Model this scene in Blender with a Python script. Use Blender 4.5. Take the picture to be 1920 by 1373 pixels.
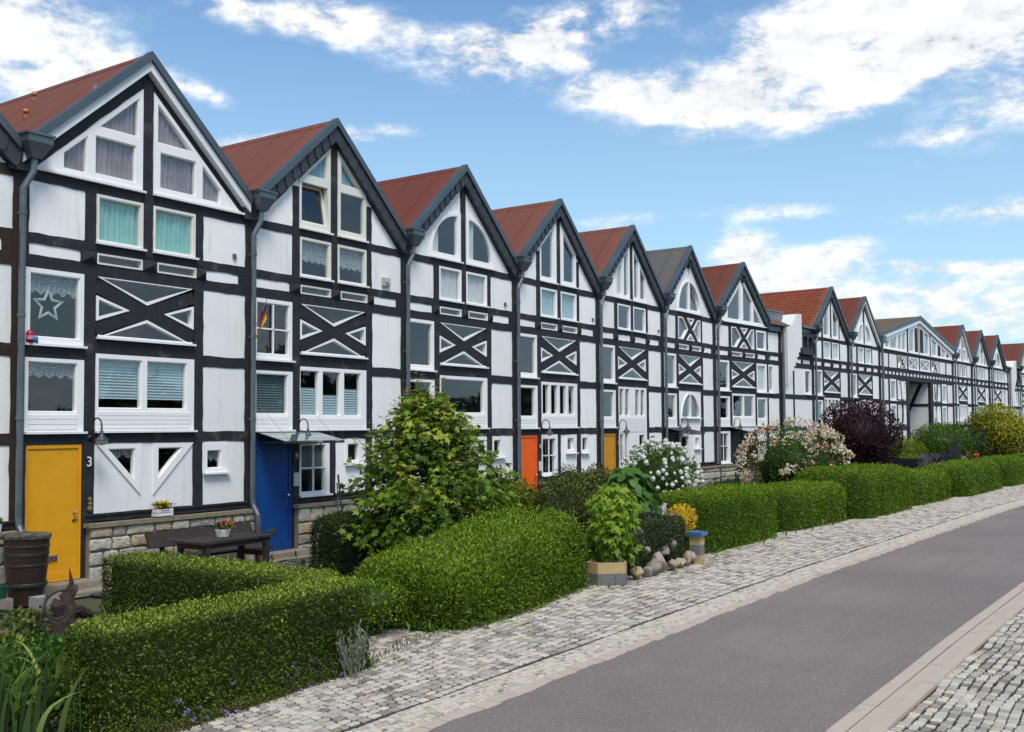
import bpy, math, random
import numpy as np
from mathutils import Vector, Matrix, noise as mnoise
from mathutils.geometry import tessellate_polygon

for o in list(bpy.data.objects): bpy.data.objects.remove(o, do_unlink=True)
scene = bpy.context.scene
COL = scene.collection
random.seed(7)

# ------------------------------------------------------------------ camera
cam_d = bpy.data.cameras.new('camera'); cam = bpy.data.objects.new('camera', cam_d); COL.objects.link(cam)
W_ = Vector((0.8309414, 0.55473175, 0.0425333)); R_ = Vector((0.55545125, -0.83152403, -0.00645753)); U_ = Vector((-0.03178527, -0.028991, 0.99907418))
cam.matrix_world = Matrix(((R_.x, U_.x, -W_.x, -4.62), (R_.y, U_.y, -W_.y, -15.09), (R_.z, U_.z, -W_.z, 2.6), (0, 0, 0, 1)))
cam_d.sensor_width = 36; cam_d.lens = 35.29; cam_d.shift_y = 0.0174
cam_d.clip_start = 0.1; cam_d.clip_end = 3000
scene.camera = cam

# ------------------------------------------------------------------ light
SUN_EL, SUN_AZ = 58, 215          # azimuth clockwise from +y, the sun stands front left of the row behind thin cloud
sd = bpy.data.lights.new('sun', 'SUN'); sd.energy = 2.3; sd.angle = math.radians(22); sd.color = (1, 0.92, 0.80)
sun = bpy.data.objects.new('sun', sd); COL.objects.link(sun)
a, e = math.radians(SUN_AZ), math.radians(SUN_EL)
sdir = Vector((math.sin(a)*math.cos(e), math.cos(a)*math.cos(e), math.sin(e)))
sun.rotation_euler = sdir.to_track_quat('Z', 'Y').to_euler()
scene.view_settings.view_transform = 'Standard'; scene.view_settings.look = 'None'
scene.view_settings.exposure = 0.44; scene.view_settings.gamma = 1

world = bpy.data.worlds.new('World'); scene.world = world; world.use_nodes = True
def make_world():
    nt = world.node_tree; N = nt.nodes; L = nt.links; N.clear()
    out = N.new('ShaderNodeOutputWorld'); bg = N.new('ShaderNodeBackground'); bg.inputs['Strength'].default_value = 0.1
    L.new(bg.outputs[0], out.inputs[0])
    sky = N.new('ShaderNodeTexSky'); sky.sky_type = 'NISHITA'; sky.sun_disc = False
    sky.sun_elevation = math.radians(SUN_EL); sky.sun_rotation = math.radians(SUN_AZ)
    sky.air_density = 1.0; sky.dust_density = 0.7; sky.ozone_density = 1.3
    tc = N.new('ShaderNodeTexCoord')
    D = tc.outputs['Generated']
    def m(op, a, b=None, c=None, clamp=False):
        n = N.new('ShaderNodeMath'); n.operation = op; n.use_clamp = clamp
        for i, v in enumerate((a, b, c)):
            if v is None: continue
            if isinstance(v, (int, float)): n.inputs[i].default_value = v
            else: L.new(v, n.inputs[i])
        return n.outputs[0]
    def dot(v):
        n = N.new('ShaderNodeVectorMath'); n.operation = 'DOT_PRODUCT'; L.new(D, n.inputs[0]); n.inputs[1].default_value = v
        return n.outputs['Value']
    # azimuth, elevation, half length, half height, tilt, weight (degrees)
    clouds = [(30.2, 19.8, 3.4, 2.4, 0, 1.3), (33.6, 18.1, 2.4, .8, 12, 1.0), (41, 22.2, 2.5, .6, 0, .7), (46.8, 21.9, 4.0, 1.0, -4, 1.1),
              (55.5, 20.6, 3.6, 1.2, 10, 1.15), (60.5, 22.2, 4.2, .9, 8, 1.1), (62.3, 18.3, 3.2, .75, -8, 1.1), (67.3, 17.9, 3.6, 1.3, 2, 1.35),
              (71.3, 19.3, 3.4, 1.3, 32, 1.25), (75.0, 21.4, 5.0, 1.1, 6, 1.3), (76.0, 17.6, 4.4, .75, 16, 1.1), (80.5, 20.2, 4.5, 1.6, 10, 1.2), (83, 16.6, 3.4, 1.4, 20, .85), (84, 21.5, 4.5, 2.2, 0, 1.1), (78.5, 18.8, 3.5, .8, 25, .7),
              (69.2, 9.7, 1.3, .9, 0, 1.35), (71.4, 8.2, 2.2, .9, 0, 1.1), (74.1, 9.3, 1.9, .55, 5, 1.15), (79.2, 8.2, 5.0, .38, -4, 1.1),
              (82.0, 10.8, 3.2, .5, 0, 1.0), (71.0, 11.7, 2.6, .42, -2, .75), (79.0, 14.9, 2.0, .4, 0, .6), (48.3, 16.3, 2.0, .45, 6, .75),
              (41.2, 15.4, 2.0, .7, 4, .95), (38.6, 18.0, 1.7, .5, -15, .8), (80, 5.6, 11, 1.5, 0, 1.0), (76, 7.2, 6, .5, 0, .5), (62, 11.4, 3, .5, 3, .5), (60, 20.0, 2.2, .5, -20, .6),
              (20, 12, 7, 2, 5, 1), (100, 14, 9, 3, 0, 1), (5, 25, 9, 3, 0, 1)]
    tot = None
    for az, el, A, B, t, wgt in clouds:
        az, el, t = map(math.radians, (az, el, t))
        c = Vector((math.sin(az)*math.cos(el), math.cos(az)*math.cos(el), math.sin(el)))
        h = Vector((math.cos(az), -math.sin(az), 0)); v = h.cross(c) * -1
        if v.z < 0: v = -v
        e1 = h*math.cos(t)+v*math.sin(t); e2 = v*math.cos(t)-h*math.sin(t)
        u = dot(tuple(e1/math.radians(A*1.18))); w = dot(tuple(e2/math.radians(B*1.15)))
        cu = dot(tuple(c))
        # distances measured from the cloud's own centre
        q = m('ADD', m('MULTIPLY', u, u), m('MULTIPLY', w, w))
        g = m('MULTIPLY', m('EXPONENT', m('MULTIPLY', q, -1.0)), wgt)
        g = m('MULTIPLY', g, m('GREATER_THAN', cu, 0.3))
        tot = g if tot is None else m('ADD', tot, g)
    # loose cloud in the half of the sky behind the viewer, which the panes mirror
    back = m('MULTIPLY', m('SUBTRACT', 0.15, dot((0.5, 0.85, 0.1))), 1.1, clamp=True)
    tot = m('ADD', tot, m('MINIMUM', back, 0.5))
    def fbm(scale, sc, detail, rough, dist=0.0):
        mp = N.new('ShaderNodeMapping'); L.new(D, mp.inputs[0]); mp.inputs['Scale'].default_value = sc; mp.inputs['Rotation'].default_value = (0.0, 0.06, 0)
        n = N.new('ShaderNodeTexNoise'); L.new(mp.outputs[0], n.inputs['Vector']); n.inputs['Scale'].default_value = scale
        n.inputs['Detail'].default_value = detail; n.inputs['Roughness'].default_value = rough; n.inputs['Distortion'].default_value = dist
        return n.outputs['Fac']
    f1 = fbm(9, (1, 1, 2.6), 10, .62, .3); f2 = fbm(30, (1, 1, 2.0), 8, .65, .2)
    fac = m('ADD', m('MULTIPLY', m('SUBTRACT', f1, .5), 3.4), m('MULTIPLY', m('SUBTRACT', f2, .5), 2.8))
    dens = m('SUBTRACT', m('ADD', m('MULTIPLY', tot, m('ADD', m('MULTIPLY', fac, .95), .98)), m('MULTIPLY', fac, .10)), .10)
    mr = N.new('ShaderNodeMapRange'); mr.interpolation_type = 'SMOOTHSTEP'; L.new(dens, mr.inputs[0]); mr.inputs[1].default_value = .04; mr.inputs[2].default_value = 1.12; mr.inputs[4].default_value = .98
    # cloud tone: white tops, slightly grey blue inside
    shade = m('ADD', 7.2, m('MULTIPLY', fac, 2.4))
    cc = N.new('ShaderNodeCombineXYZ'); L.new(m('MULTIPLY', shade, .985), cc.inputs[0]); L.new(m('MULTIPLY', shade, 1.0), cc.inputs[1]); L.new(m('MULTIPLY', shade, 1.03), cc.inputs[2])
    tint = N.new('ShaderNodeMix'); tint.data_type = 'RGBA'; tint.blend_type = 'MULTIPLY'; tint.inputs[0].default_value = 1.0
    # the air whitens towards the horizon
    sep = N.new('ShaderNodeSeparateXYZ'); L.new(D, sep.inputs[0])
    hz = N.new('ShaderNodeMapRange'); L.new(sep.outputs[2], hz.inputs[0]); hz.inputs[1].default_value = .0; hz.inputs[2].default_value = .42; hz.inputs[3].default_value = .78; hz.inputs[4].default_value = .04
    air = N.new('ShaderNodeMix'); air.data_type = 'RGBA'; L.new(hz.outputs[0], air.inputs[0]); L.new(sky.outputs[0], air.inputs[6]); air.inputs[7].default_value = (5.6, 5.7, 5.6, 1)
    L.new(air.outputs[2], tint.inputs[6]); tint.inputs[7].default_value = (0.80, 1.12, 1.30, 1)
    mx = N.new('ShaderNodeMix'); mx.data_type = 'RGBA'; L.new(mr.outputs[0], mx.inputs[0]); L.new(tint.outputs[2], mx.inputs[6]); L.new(cc.outputs[0], mx.inputs[7])
    L.new(mx.outputs[2], bg.inputs[0])
make_world()

# ------------------------------------------------------------------ materials
MATS = {}
def mat(name, color, rough=.7, metal=0, spec=.5, noise=None, bump=None, tint=None, coat=0, transl=0, stain=None):
    """noise=(scale, amount, detail)  bump=(scale, strength, distance)  tint=(dark, light) driven by the per-leaf 'tint' attribute"""
    if name in MATS: return MATS[name]
    M = bpy.data.materials.new(name); M.use_nodes = True; nt = M.node_tree; N = nt.nodes; L = nt.links
    b = N['Principled BSDF']; b.inputs['Roughness'].default_value = rough; b.inputs['Metallic'].default_value = metal
    b.inputs['Specular IOR Level'].default_value = spec; b.inputs['Coat Weight'].default_value = coat
    tc = N.new('ShaderNodeTexCoord')
    src = None
    if tint:
        at = N.new('ShaderNodeAttribute'); at.attribute_name = 'tint'
        cr = N.new('ShaderNodeValToRGB'); L.new(at.outputs['Fac'], cr.inputs[0])
        els = cr.color_ramp.elements
        while len(els) < len(tint): els.new(.5)
        for i, c in enumerate(tint): els[i].position = i/(len(tint)-1); els[i].color = (*c, 1)
        src = cr.outputs[0]
    if noise:
        n = N.new('ShaderNodeTexNoise'); n.inputs['Scale'].default_value = noise[0]; n.inputs['Detail'].default_value = noise[2] if len(noise) > 2 else 6; n.inputs['Roughness'].default_value = .6
        L.new(tc.outputs['Object'], n.inputs['Vector'])
        mr = N.new('ShaderNodeMapRange'); L.new(n.outputs['Fac'], mr.inputs[0]); mr.inputs[1].default_value = .25; mr.inputs[2].default_value = .75
        mr.inputs[3].default_value = 1-noise[1]; mr.inputs[4].default_value = 1+noise[1]
        mx = N.new('ShaderNodeMix'); mx.data_type = 'RGBA'; mx.blend_type = 'MULTIPLY'; mx.inputs[0].default_value = 1
        if src is None: mx.inputs[6].default_value = (*color, 1)
        else: L.new(src, mx.inputs[6])
        L.new(mr.outputs[0], mx.inputs[7]); src = mx.outputs[2]
    if stain:  # (colour, scale vector, low, high)
        mp = N.new('ShaderNodeMapping'); mp.inputs['Scale'].default_value = stain[1]; L.new(tc.outputs['Object'], mp.inputs[0])
        n = N.new('ShaderNodeTexNoise'); n.inputs['Scale'].default_value = 1; n.inputs['Detail'].default_value = 8; n.inputs['Roughness'].default_value = .65; L.new(mp.outputs[0], n.inputs['Vector'])
        mr = N.new('ShaderNodeMapRange'); L.new(n.outputs['Fac'], mr.inputs[0]); mr.inputs[1].default_value = stain[2]; mr.inputs[2].default_value = stain[3]
        mx = N.new('ShaderNodeMix'); mx.data_type = 'RGBA'; L.new(mr.outputs[0], mx.inputs[0])
        if src is None: mx.inputs[6].default_value = (*color, 1)
        else: L.new(src, mx.inputs[6])
        mx.inputs[7].default_value = (*stain[0], 1); src = mx.outputs[2]
    if src is None: b.inputs['Base Color'].default_value = (*color, 1)
    else: L.new(src, b.inputs['Base Color'])
    if bump:
        n = N.new('ShaderNodeTexNoise'); n.inputs['Scale'].default_value = bump[0]; n.inputs['Detail'].default_value = 8; n.inputs['Roughness'].default_value = .65
        L.new(tc.outputs['Object'], n.inputs['Vector'])
        bp = N.new('ShaderNodeBump'); bp.inputs['Strength'].default_value = bump[1]; bp.inputs['Distance'].default_value = bump[2]
        L.new(n.outputs['Fac'], bp.inputs['Height']); L.new(bp.outputs[0], b.inputs['Normal'])
    if transl:
        t = N.new('ShaderNodeBsdfTranslucent'); mxs = N.new('ShaderNodeMixShader'); mxs.inputs[0].default_value = transl
        if src is None: t.inputs[0].default_value = (*color, 1)
        else: L.new(src, t.inputs[0])
        L.new(b.outputs[0], mxs.inputs[1]); L.new(t.outputs[0], mxs.inputs[2]); L.new(mxs.outputs[0], N['Material Output'].inputs[0])
    MATS[name] = M
    return M

PLASTER = mat('white_plaster', (.88, .865, .85), .9, tint=[(.80, .795, .785), (.86, .85, .84), (.91, .895, .875)], noise=(1.6, .05), bump=(16, .6, .008), stain=((.52, .52, .46), (6, 6, .6), .56, .86))
TIMBER = mat('black_timber', (.021, .022, .026), .66, spec=.35, noise=(5, .45), bump=(15, 1.0, .012), stain=((.10, .085, .068), (2.2, 5, 2.2), .60, .74))
TIMBER_BR = mat('brown_timber', (.035, .022, .018), .75, spec=.3, noise=(5, .35), bump=(22, .6, .006), stain=((.07, .045, .03), (3, 3, 14), .55, .8))
PVC = mat('white_window_plastic', (.88, .865, .85), .38, noise=(2, .03))
PVC_OLD = mat('cream_window_wood', (.74, .72, .64), .55, noise=(4, .06), stain=((.45, .43, .36), (3, 3, 9), .6, .85))
SILLM = mat('white_sill', (.80, .80, .79), .45, noise=(5, .05), stain=((.40, .38, .34), (9, 9, 3), .62, .82))
ZINC = mat('grey_zinc', (.125, .15, .165), .42, metal=.55, noise=(3, .22), bump=(7, .12, .004))
PIPEM = mat('painted_zinc_pipe', (.13, .15, .165), .4, metal=.5, noise=(2.2, .25), stain=((.21, .22, .215), (2, 2, 1.2), .52, .8))
FLASH = mat('blue_grey_flashing', (.085, .112, .13), .45, metal=.35, noise=(2, .2))
SLATE = mat('dark_slate', (.032, .036, .045), .5, noise=(3, .35), bump=(14, .3, .004))
BARGE = mat('peeling_white_barge_board', (.76, .77, .78), .7, noise=(3, .08), bump=(20, .3, .004), stain=((.26, .24, .22), (3.2, 3.2, 3.2), .62, .66))
INTER = mat('dark_interior', (.045, .048, .054), .9)
CURT_T = mat('teal_curtain', (.30, .66, .60), .9, transl=.2, noise=(5, .1))
CURT_W = mat('white_curtain', (.72, .73, .73), .9, transl=.2, noise=(6, .1))
CURT_B = mat('pale_blue_curtain', (.26, .48, .58), .9, transl=.2, noise=(4, .25))
CURT_G = mat('greyish_net_curtain', (.34, .29, .31), .9, transl=.15, noise=(2.5, .3))
BLIND = mat('pale_blue_blind', (.55, .70, .73), .8, transl=.2)
BLIND_D = mat('grey_green_blind', (.12, .19, .20), .8, transl=.1)
CHROME = mat('brushed_steel', (.6, .6, .6), .25, metal=1)
BLACKM = mat('black_metal', (.02, .02, .022), .45, spec=.5)
STEPST = mat('sandstone_step', (.24, .21, .165), .85, noise=(6, .2), bump=(18, .4, .01), stain=((.12, .115, .09), (4, 4, 4), .5, .75))
COPST = mat('sandstone_coping', (.25, .21, .14), .85, noise=(5, .25), bump=(18, .4, .01), stain=((.10, .095, .06), (5, 5, 5), .48, .7))
RUBBLE = mat('rubble_stone', (.4, .36, .3), .92, tint=[(.22, .205, .175), (.36, .34, .29), (.44, .42, .36), (.47, .43, .33), (.44, .30, .14), (.38, .36, .31)], noise=(9, .22), bump=(11, .9, .03))
MORTAR = mat('mortar', (.21, .19, .17), .95, noise=(8, .15), bump=(20, .4, .01))
WOODD = mat('dark_weathered_wood', (.026, .02, .017), .8, noise=(6, .4), bump=(14, .7, .008), stain=((.11, .095, .085), (2, 12, 12), .58, .78))
LEADM = mat('lead_sheet', (.16, .18, .19), .4, metal=.5, noise=(3, .2))
GUTT = mat('gutter_zinc', (.10, .12, .13), .45, metal=.5, noise=(3, .2))
def paint(name, c, rough=.42): return mat(name, c, rough, noise=(3.5, .10), bump=(9, .05, .003), spec=.35)

def glass_mat():
    M = bpy.data.materials.new('window_glass'); M.use_nodes = True; nt = M.node_tree; N = nt.nodes; L = nt.links; N.clear()
    o = N.new('ShaderNodeOutputMaterial'); tr = N.new('ShaderNodeBsdfTransparent'); gl = N.new('ShaderNodeBsdfGlossy'); gl.inputs['Roughness'].default_value = .02
    tr.inputs[0].default_value = (.94, .96, .965, 1); gl.inputs[0].default_value = (.92, .95, 1, 1)
    lw = N.new('ShaderNodeLayerWeight'); lw.inputs['Blend'].default_value = .5
    pw = N.new('ShaderNodeMath'); pw.operation = 'POWER'; pw.inputs[1].default_value = 4.2; L.new(lw.outputs['Facing'], pw.inputs[0])
    mm = N.new('ShaderNodeMath'); mm.operation = 'MULTIPLY_ADD'; mm.inputs[1].default_value = 1.6; mm.inputs[2].default_value = .085; mm.use_clamp = True
    tc = N.new('ShaderNodeTexCoord'); n = N.new('ShaderNodeTexNoise'); n.inputs['Scale'].default_value = .9; L.new(tc.outputs['Object'], n.inputs[0])
    bp = N.new('ShaderNodeBump'); bp.inputs['Strength'].default_value = .12; bp.inputs['Distance'].default_value = .02; L.new(n.outputs['Fac'], bp.inputs['Height']); L.new(bp.outputs[0], gl.inputs['Normal'])
    L.new(pw.outputs[0], mm.inputs[0]); mx = N.new('ShaderNodeMixShader'); L.new(mm.outputs[0], mx.inputs[0]); L.new(tr.outputs[0], mx.inputs[1]); L.new(gl.outputs[0], mx.inputs[2]); L.new(mx.outputs[0], o.inputs[0])
    return M
GLASS = glass_mat()

def roof_mat(name, base, tile=False, moss=(.22, .17, .05)):
    """mineral felt roof: seams every metre down the slope, worn granules, moss along the front verge"""
    M = bpy.data.materials.new(name); M.use_nodes = True; nt = M.node_tree; N = nt.nodes; L = nt.links
    b = N['Principled BSDF']; b.inputs['Roughness'].default_value = .9; b.inputs['Specular IOR Level'].default_value = .2
    tc = N.new('ShaderNodeTexCoord'); sp = N.new('ShaderNodeSeparateXYZ'); L.new(tc.outputs['Object'], sp.inputs[0])
    def m(op, a, b2=None, clamp=False):
        n = N.new('ShaderNodeMath'); n.operation = op; n.use_clamp = clamp
        for i, v in enumerate((a, b2)):
            if v is None: continue
            if isinstance(v, (int, float)): n.inputs[i].default_value = v
            else: L.new(v, n.inputs[i])
        return n.outputs[0]
    def nz(s, d=8, r=.65, sc=None):
        n = N.new('ShaderNodeTexNoise'); n.inputs['Scale'].default_value = s; n.inputs['Detail'].default_value = d; n.inputs['Roughness'].default_value = r
        if sc:
            mp = N.new('ShaderNodeMapping'); mp.inputs['Scale'].default_value = sc; L.new(tc.outputs['Object'], mp.inputs[0]); L.new(mp.outputs[0], n.inputs[0])
        else: L.new(tc.outputs['Object'], n.inputs[0])
        return n.outputs['Fac']
    def mix(f, A, B, bt='MIX'):
        x = N.new('ShaderNodeMix'); x.data_type = 'RGBA'; x.blend_type = bt
        if isinstance(f, (int, float)): x.inputs[0].default_value = f
        else: L.new(f, x.inputs[0])
        for i, v in ((6, A), (7, B)):
            if isinstance(v, tuple): x.inputs[i].default_value = (*v, 1)
            else: L.new(v, x.inputs[i])
        return x.outputs[2]
    def rng(v, a0, a1, b0=0, b1=1):
        r = N.new('ShaderNodeMapRange'); L.new(v, r.inputs[0]); r.inputs[1].default_value = a0; r.inputs[2].default_value = a1; r.inputs[3].default_value = b0; r.inputs[4].default_value = b1; return r.outputs[0]
    y = m('ADD', sp.outputs[1], m('MULTIPLY', m('SUBTRACT', nz(.8), .5), .05))
    seam = m('LESS_THAN', m('ABSOLUTE', m('SUBTRACT', m('MODULO', m('ADD', y, 20.35), 1.02), .5)), .011)
    c = mix(rng(nz(1.3), .3, .7), tuple(v*.84 for v in base), tuple(v*1.14 for v in base))
    c = mix(rng(nz(90, 4, .8), .3, .7, .0, .55), c, tuple(v*1.5 for v in base))
    c = mix(rng(nz(1, 6, .6, (.5, 5, .5)), .55, .8, 0, .5), c, tuple(v*.6 for v in base))
    h = nz(70, 4, .8)
    if tile:
        br = N.new('ShaderNodeTexBrick'); mp = N.new('ShaderNodeMapping'); L.new(tc.outputs['Object'], mp.inputs[0]); mp.inputs['Rotation'].default_value = (math.pi/2, 0, math.pi/2)
        cb = N.new('ShaderNodeCombineXYZ'); L.new(sp.outputs[1], cb.inputs[0]); L.new(sp.outputs[2], cb.inputs[1]); L.new(cb.outputs[0], br.inputs[0])
        br.inputs['Scale'].default_value = 1; br.inputs['Brick Width'].default_value = .3; br.inputs['Row Height'].default_value = .16; br.inputs['Mortar Size'].default_value = .014
        br.inputs[1].default_value = (*[v*1.15 for v in base], 1); br.inputs[2].default_value = (*[v*.8 for v in base], 1); br.inputs[3].default_value = (*[v*.3 for v in base], 1)
        c = mix(.75, c, br.outputs[0]); c = mix(rng(nz(14), .68, .72), c, (.5, .42, .33))
    else:
        c = mix(m('MULTIPLY', seam, .8), c, (.02, .012, .01))
    edge = rng(sp.outputs[1], -.2, .6, 1, 0)
    ms = m('MULTIPLY', m('GREATER_THAN', nz(22, 6, .8), m('SUBTRACT', .74, m('MULTIPLY', edge, .28))), m('GREATER_THAN', edge, .02))
    c = mix(m('MULTIPLY', ms, .8), c, moss)
    L.new(c, b.inputs['Base Color'])
    bp = N.new('ShaderNodeBump'); bp.inputs['Strength'].default_value = .5; bp.inputs['Distance'].default_value = .01; L.new(h, bp.inputs['Height']); L.new(bp.outputs[0], b.inputs['Normal'])
    MATS[name] = M
    return M
ROOF_RED = roof_mat('red_roofing_felt', (.168, .060, .043))
ROOF_RED2 = roof_mat('dark_red_roofing_felt', (.140, .042, .030))
ROOF_GREY = roof_mat('grey_roofing_felt', (.105, .098, .09), moss=(.20, .12, .03))
ROOF_TILE = roof_mat('rust_red_shingles', (.22, .058, .028), tile=True, moss=(.4, .33, .2))
ROOF_BROWN = roof_mat('brown_mossy_roofing', (.12, .088, .055), moss=(.2, .16, .05))

# ------------------------------------------------------------------ mesh helpers
class MB:
    def __init__(s): s.v = []; s.f = []; s.t = []; s.cur = 0.5
    def add(s, vs, fs):
        n = len(s.v); s.v += [tuple(p) for p in vs]; s.f += [tuple(i+n for i in f) for f in fs]; s.t += [s.cur]*len(vs)
    def box(s, x0, x1, y0, y1, z0, z1):
        s.add([(x0, y0, z0), (x1, y0, z0), (x1, y1, z0), (x0, y1, z0), (x0, y0, z1), (x1, y0, z1), (x1, y1, z1), (x0, y1, z1)],
              [(0, 3, 2, 1), (4, 5, 6, 7), (0, 1, 5, 4), (1, 2, 6, 5), (2, 3, 7, 6), (3, 0, 4, 7)])
    def prism(s, poly, y0, y1, back=True):
        """poly: (x,z) points; front face at y0 facing -y"""
        if area(poly) < 0: poly = poly[::-1]
        n = len(poly)
        vs = [(x, y0, z) for x, z in poly]+[(x, y1, z) for x, z in poly]
        fs = [tuple(range(n))]+[(i, i+n, (i+1) % n+n, (i+1) % n) for i in range(n)]
        if back: fs.append(tuple(range(2*n-1, n-1, -1)))
        s.add(vs, fs)
    def ring(s, outer, holes, y0, y1):
        if area(outer) < 0: outer = outer[::-1]
        loops = [outer]+[h if area(h) < 0 else h[::-1] for h in holes]
        want = abs(area(outer))-sum(abs(area(h)) for h in holes); base = loops
        for k in range(24):      # the tessellator can slip on some hole layouts: check the area and turn the loops until it is right
            loops = [lp[(k*(j+1)) % len(lp):]+lp[:(k*(j+1)) % len(lp)] for j, lp in enumerate(base)]
            if k > 8: loops = [loops[0]]+[[(x+random.uniform(-2e-4, 2e-4), z+random.uniform(-2e-4, 2e-4)) for x, z in lp] for lp in loops[1:]]
            tri = tessellate_polygon([[Vector((x, z, 0)) for x, z in lp] for lp in loops]); flat = [p for lp in loops for p in lp]
            got = sum(abs((flat[b][0]-flat[a][0])*(flat[c][1]-flat[a][1])-(flat[b][1]-flat[a][1])*(flat[c][0]-flat[a][0]))/2 for a, b, c in tri)
            if abs(got-want) < 2e-3: break
        else: print('RING FAIL', want, got)
        vs = [(x, y0, z) for x, z in flat]; fs = []
        for t in tri:
            a, b, c = [flat[i] for i in t]
            fs.append(t if (b[0]-a[0])*(c[1]-a[1])-(b[1]-a[1])*(c[0]-a[0]) > 0 else t[::-1])
        n = len(flat); vs += [(x, y1, z) for x, z in flat]; k = 0
        for lp in loops:
            m = len(lp)
            for i in range(m):
                a, b = k+i, k+(i+1) % m; fs.append((a, a+n, b+n, b))
            k += m
        s.add(vs, fs)
    def tube(s, path, r, n=8, caps=True):
        path = [Vector(p) for p in path]; rs = r if isinstance(r, (list, tuple)) else [r]*len(path)
        up = None; vs = []; fs = []
        for i, p in enumerate(path):
            d = (path[min(i+1, len(path)-1)]-path[max(i-1, 0)]).normalized()
            if up is None: up = d.orthogonal().normalized()
            up = (up-d*up.dot(d)).normalized(); w = d.cross(up)
            for k in range(n):
                a = 2*math.pi*k/n; vs.append(p+(up*math.cos(a)+w*math.sin(a))*rs[i])
        for i in range(len(path)-1):
            for k in range(n):
                a = i*n+k; b = i*n+(k+1) % n; fs.append((a, b, b+n, a+n))
        if caps: fs += [tuple(range(n-1, -1, -1)), tuple(range((len(path)-1)*n, len(path)*n))]
        s.add(vs, fs)
    def lathe(s, prof, cx=0, cy=0, cz=0, n=20):
        vs = [(cx+r*math.cos(2*math.pi*k/n), cy+r*math.sin(2*math.pi*k/n), cz+z) for r, z in prof for k in range(n)]
        fs = [(i*n+k, i*n+(k+1) % n, (i+1)*n+(k+1) % n, (i+1)*n+k) for i in range(len(prof)-1) for k in range(n)]
        s.add(vs, fs)
    def build(s, name, m, parent=None, smooth=False, tint=False):
        me = bpy.data.meshes.new(name); me.from_pydata(s.v, [], s.f); me.update()
        if m: me.materials.append(m)
        if smooth: me.shade_smooth()
        if tint:
            at = me.attributes.new('tint', 'FLOAT', 'POINT'); at.data.foreach_set('value', np.array(s.t, dtype=np.float32))
        o = bpy.data.objects.new(name, me); COL.objects.link(o)
        if parent: o.parent = parent
        return o
def area(p): return sum(p[i][0]*p[(i+1) % len(p)][1]-p[(i+1) % len(p)][0]*p[i][1] for i in range(len(p)))/2
def rect(x0, x1, z0, z1): return [(x0, z0), (x1, z0), (x1, z1), (x0, z1)]
def inset(poly, d):
    if area(poly) < 0: poly = poly[::-1]
    n = len(poly); out = []
    for i in range(n):
        a, b, c = Vector(poly[i-1]), Vector(poly[i]), Vector(poly[(i+1) % n])
        e1 = (b-a).normalized(); e2 = (c-b).normalized(); n1 = Vector((-e1.y, e1.x)); n2 = Vector((-e2.y, e2.x))
        k = 1+n1.dot(n2)
        out.append(tuple(b+(n1+n2)*(d/max(k, .25))))
    return out
def wob(poly, amp=.007, step=.28, rc=0):
    out = []; n = len(poly)
    if rc:
        q = []
        for i in range(n):
            a, b, c = Vector(poly[i-1]), Vector(poly[i]), Vector(poly[(i+1) % n]); r1 = min(rc, (a-b).length*.3, (c-b).length*.3)*random.uniform(.5, 1.2)
            q += [tuple(b+(a-b).normalized()*r1), tuple(b+((a-b).normalized()+(c-b).normalized())*r1*.3), tuple(b+(c-b).normalized()*r1)]
        poly = q; n = len(q)
    for i in range(n):
        a, b = Vector(poly[i]), Vector(poly[(i+1) % n]); d = (b-a); L = d.length
        if L < 1e-5: continue
        m = max(1, int(L/step)); nn = Vector((-d.y, d.x))/L
        for k in range(m): out.append(tuple(a+d*(k/m)+nn*random.uniform(-amp, amp)))
    return out
def bar(x0, z0, x1, z1, w):
    d = Vector((x1-x0, z1-z0)); n = Vector((-d.y, d.x)).normalized()*w/2
    return [(x0-n.x, z0-n.y), (x1-n.x, z1-n.y), (x1+n.x, z1+n.y), (x0+n.x, z0+n.y)]
def arc(cx, cz, rx, rz, a0, a1, n=12): return [(cx+rx*math.cos(math.radians(a0+(a1-a0)*i/n)), cz+rz*math.sin(math.radians(a0+(a1-a0)*i/n))) for i in range(n+1)]
def tag(o, label=None, cat=None, group=None, kind=None):
    if label: o['label'] = label
    if cat: o['category'] = cat
    if group: o['group'] = group
    if kind: o['kind'] = kind
    return o
def empty(name, loc=(0, 0, 0), rz=0, **k):
    o = bpy.data.objects.new(name, None); COL.objects.link(o); o.location = loc; o.rotation_euler = (0, 0, rz); o.empty_display_size = .2
    return tag(o, **k)
def text_mesh(name, s, size, m, parent, loc, rot=(math.pi/2, 0, 0), depth=.004):
    cu = bpy.data.curves.new(name, 'FONT'); cu.body = s; cu.size = size; cu.extrude = depth; cu.align_x = 'CENTER'
    tmp = bpy.data.objects.new('t', cu); COL.objects.link(tmp); dg = bpy.context.evaluated_depsgraph_get()
    me = bpy.data.meshes.new_from_object(tmp.evaluated_get(dg)); bpy.data.objects.remove(tmp); me.name = name
    me.materials.clear(); me.materials.append(m)
    o = bpy.data.objects.new(name, me); COL.objects.link(o); o.parent = parent; o.location = loc; o.rotation_euler = rot
    return o

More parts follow.
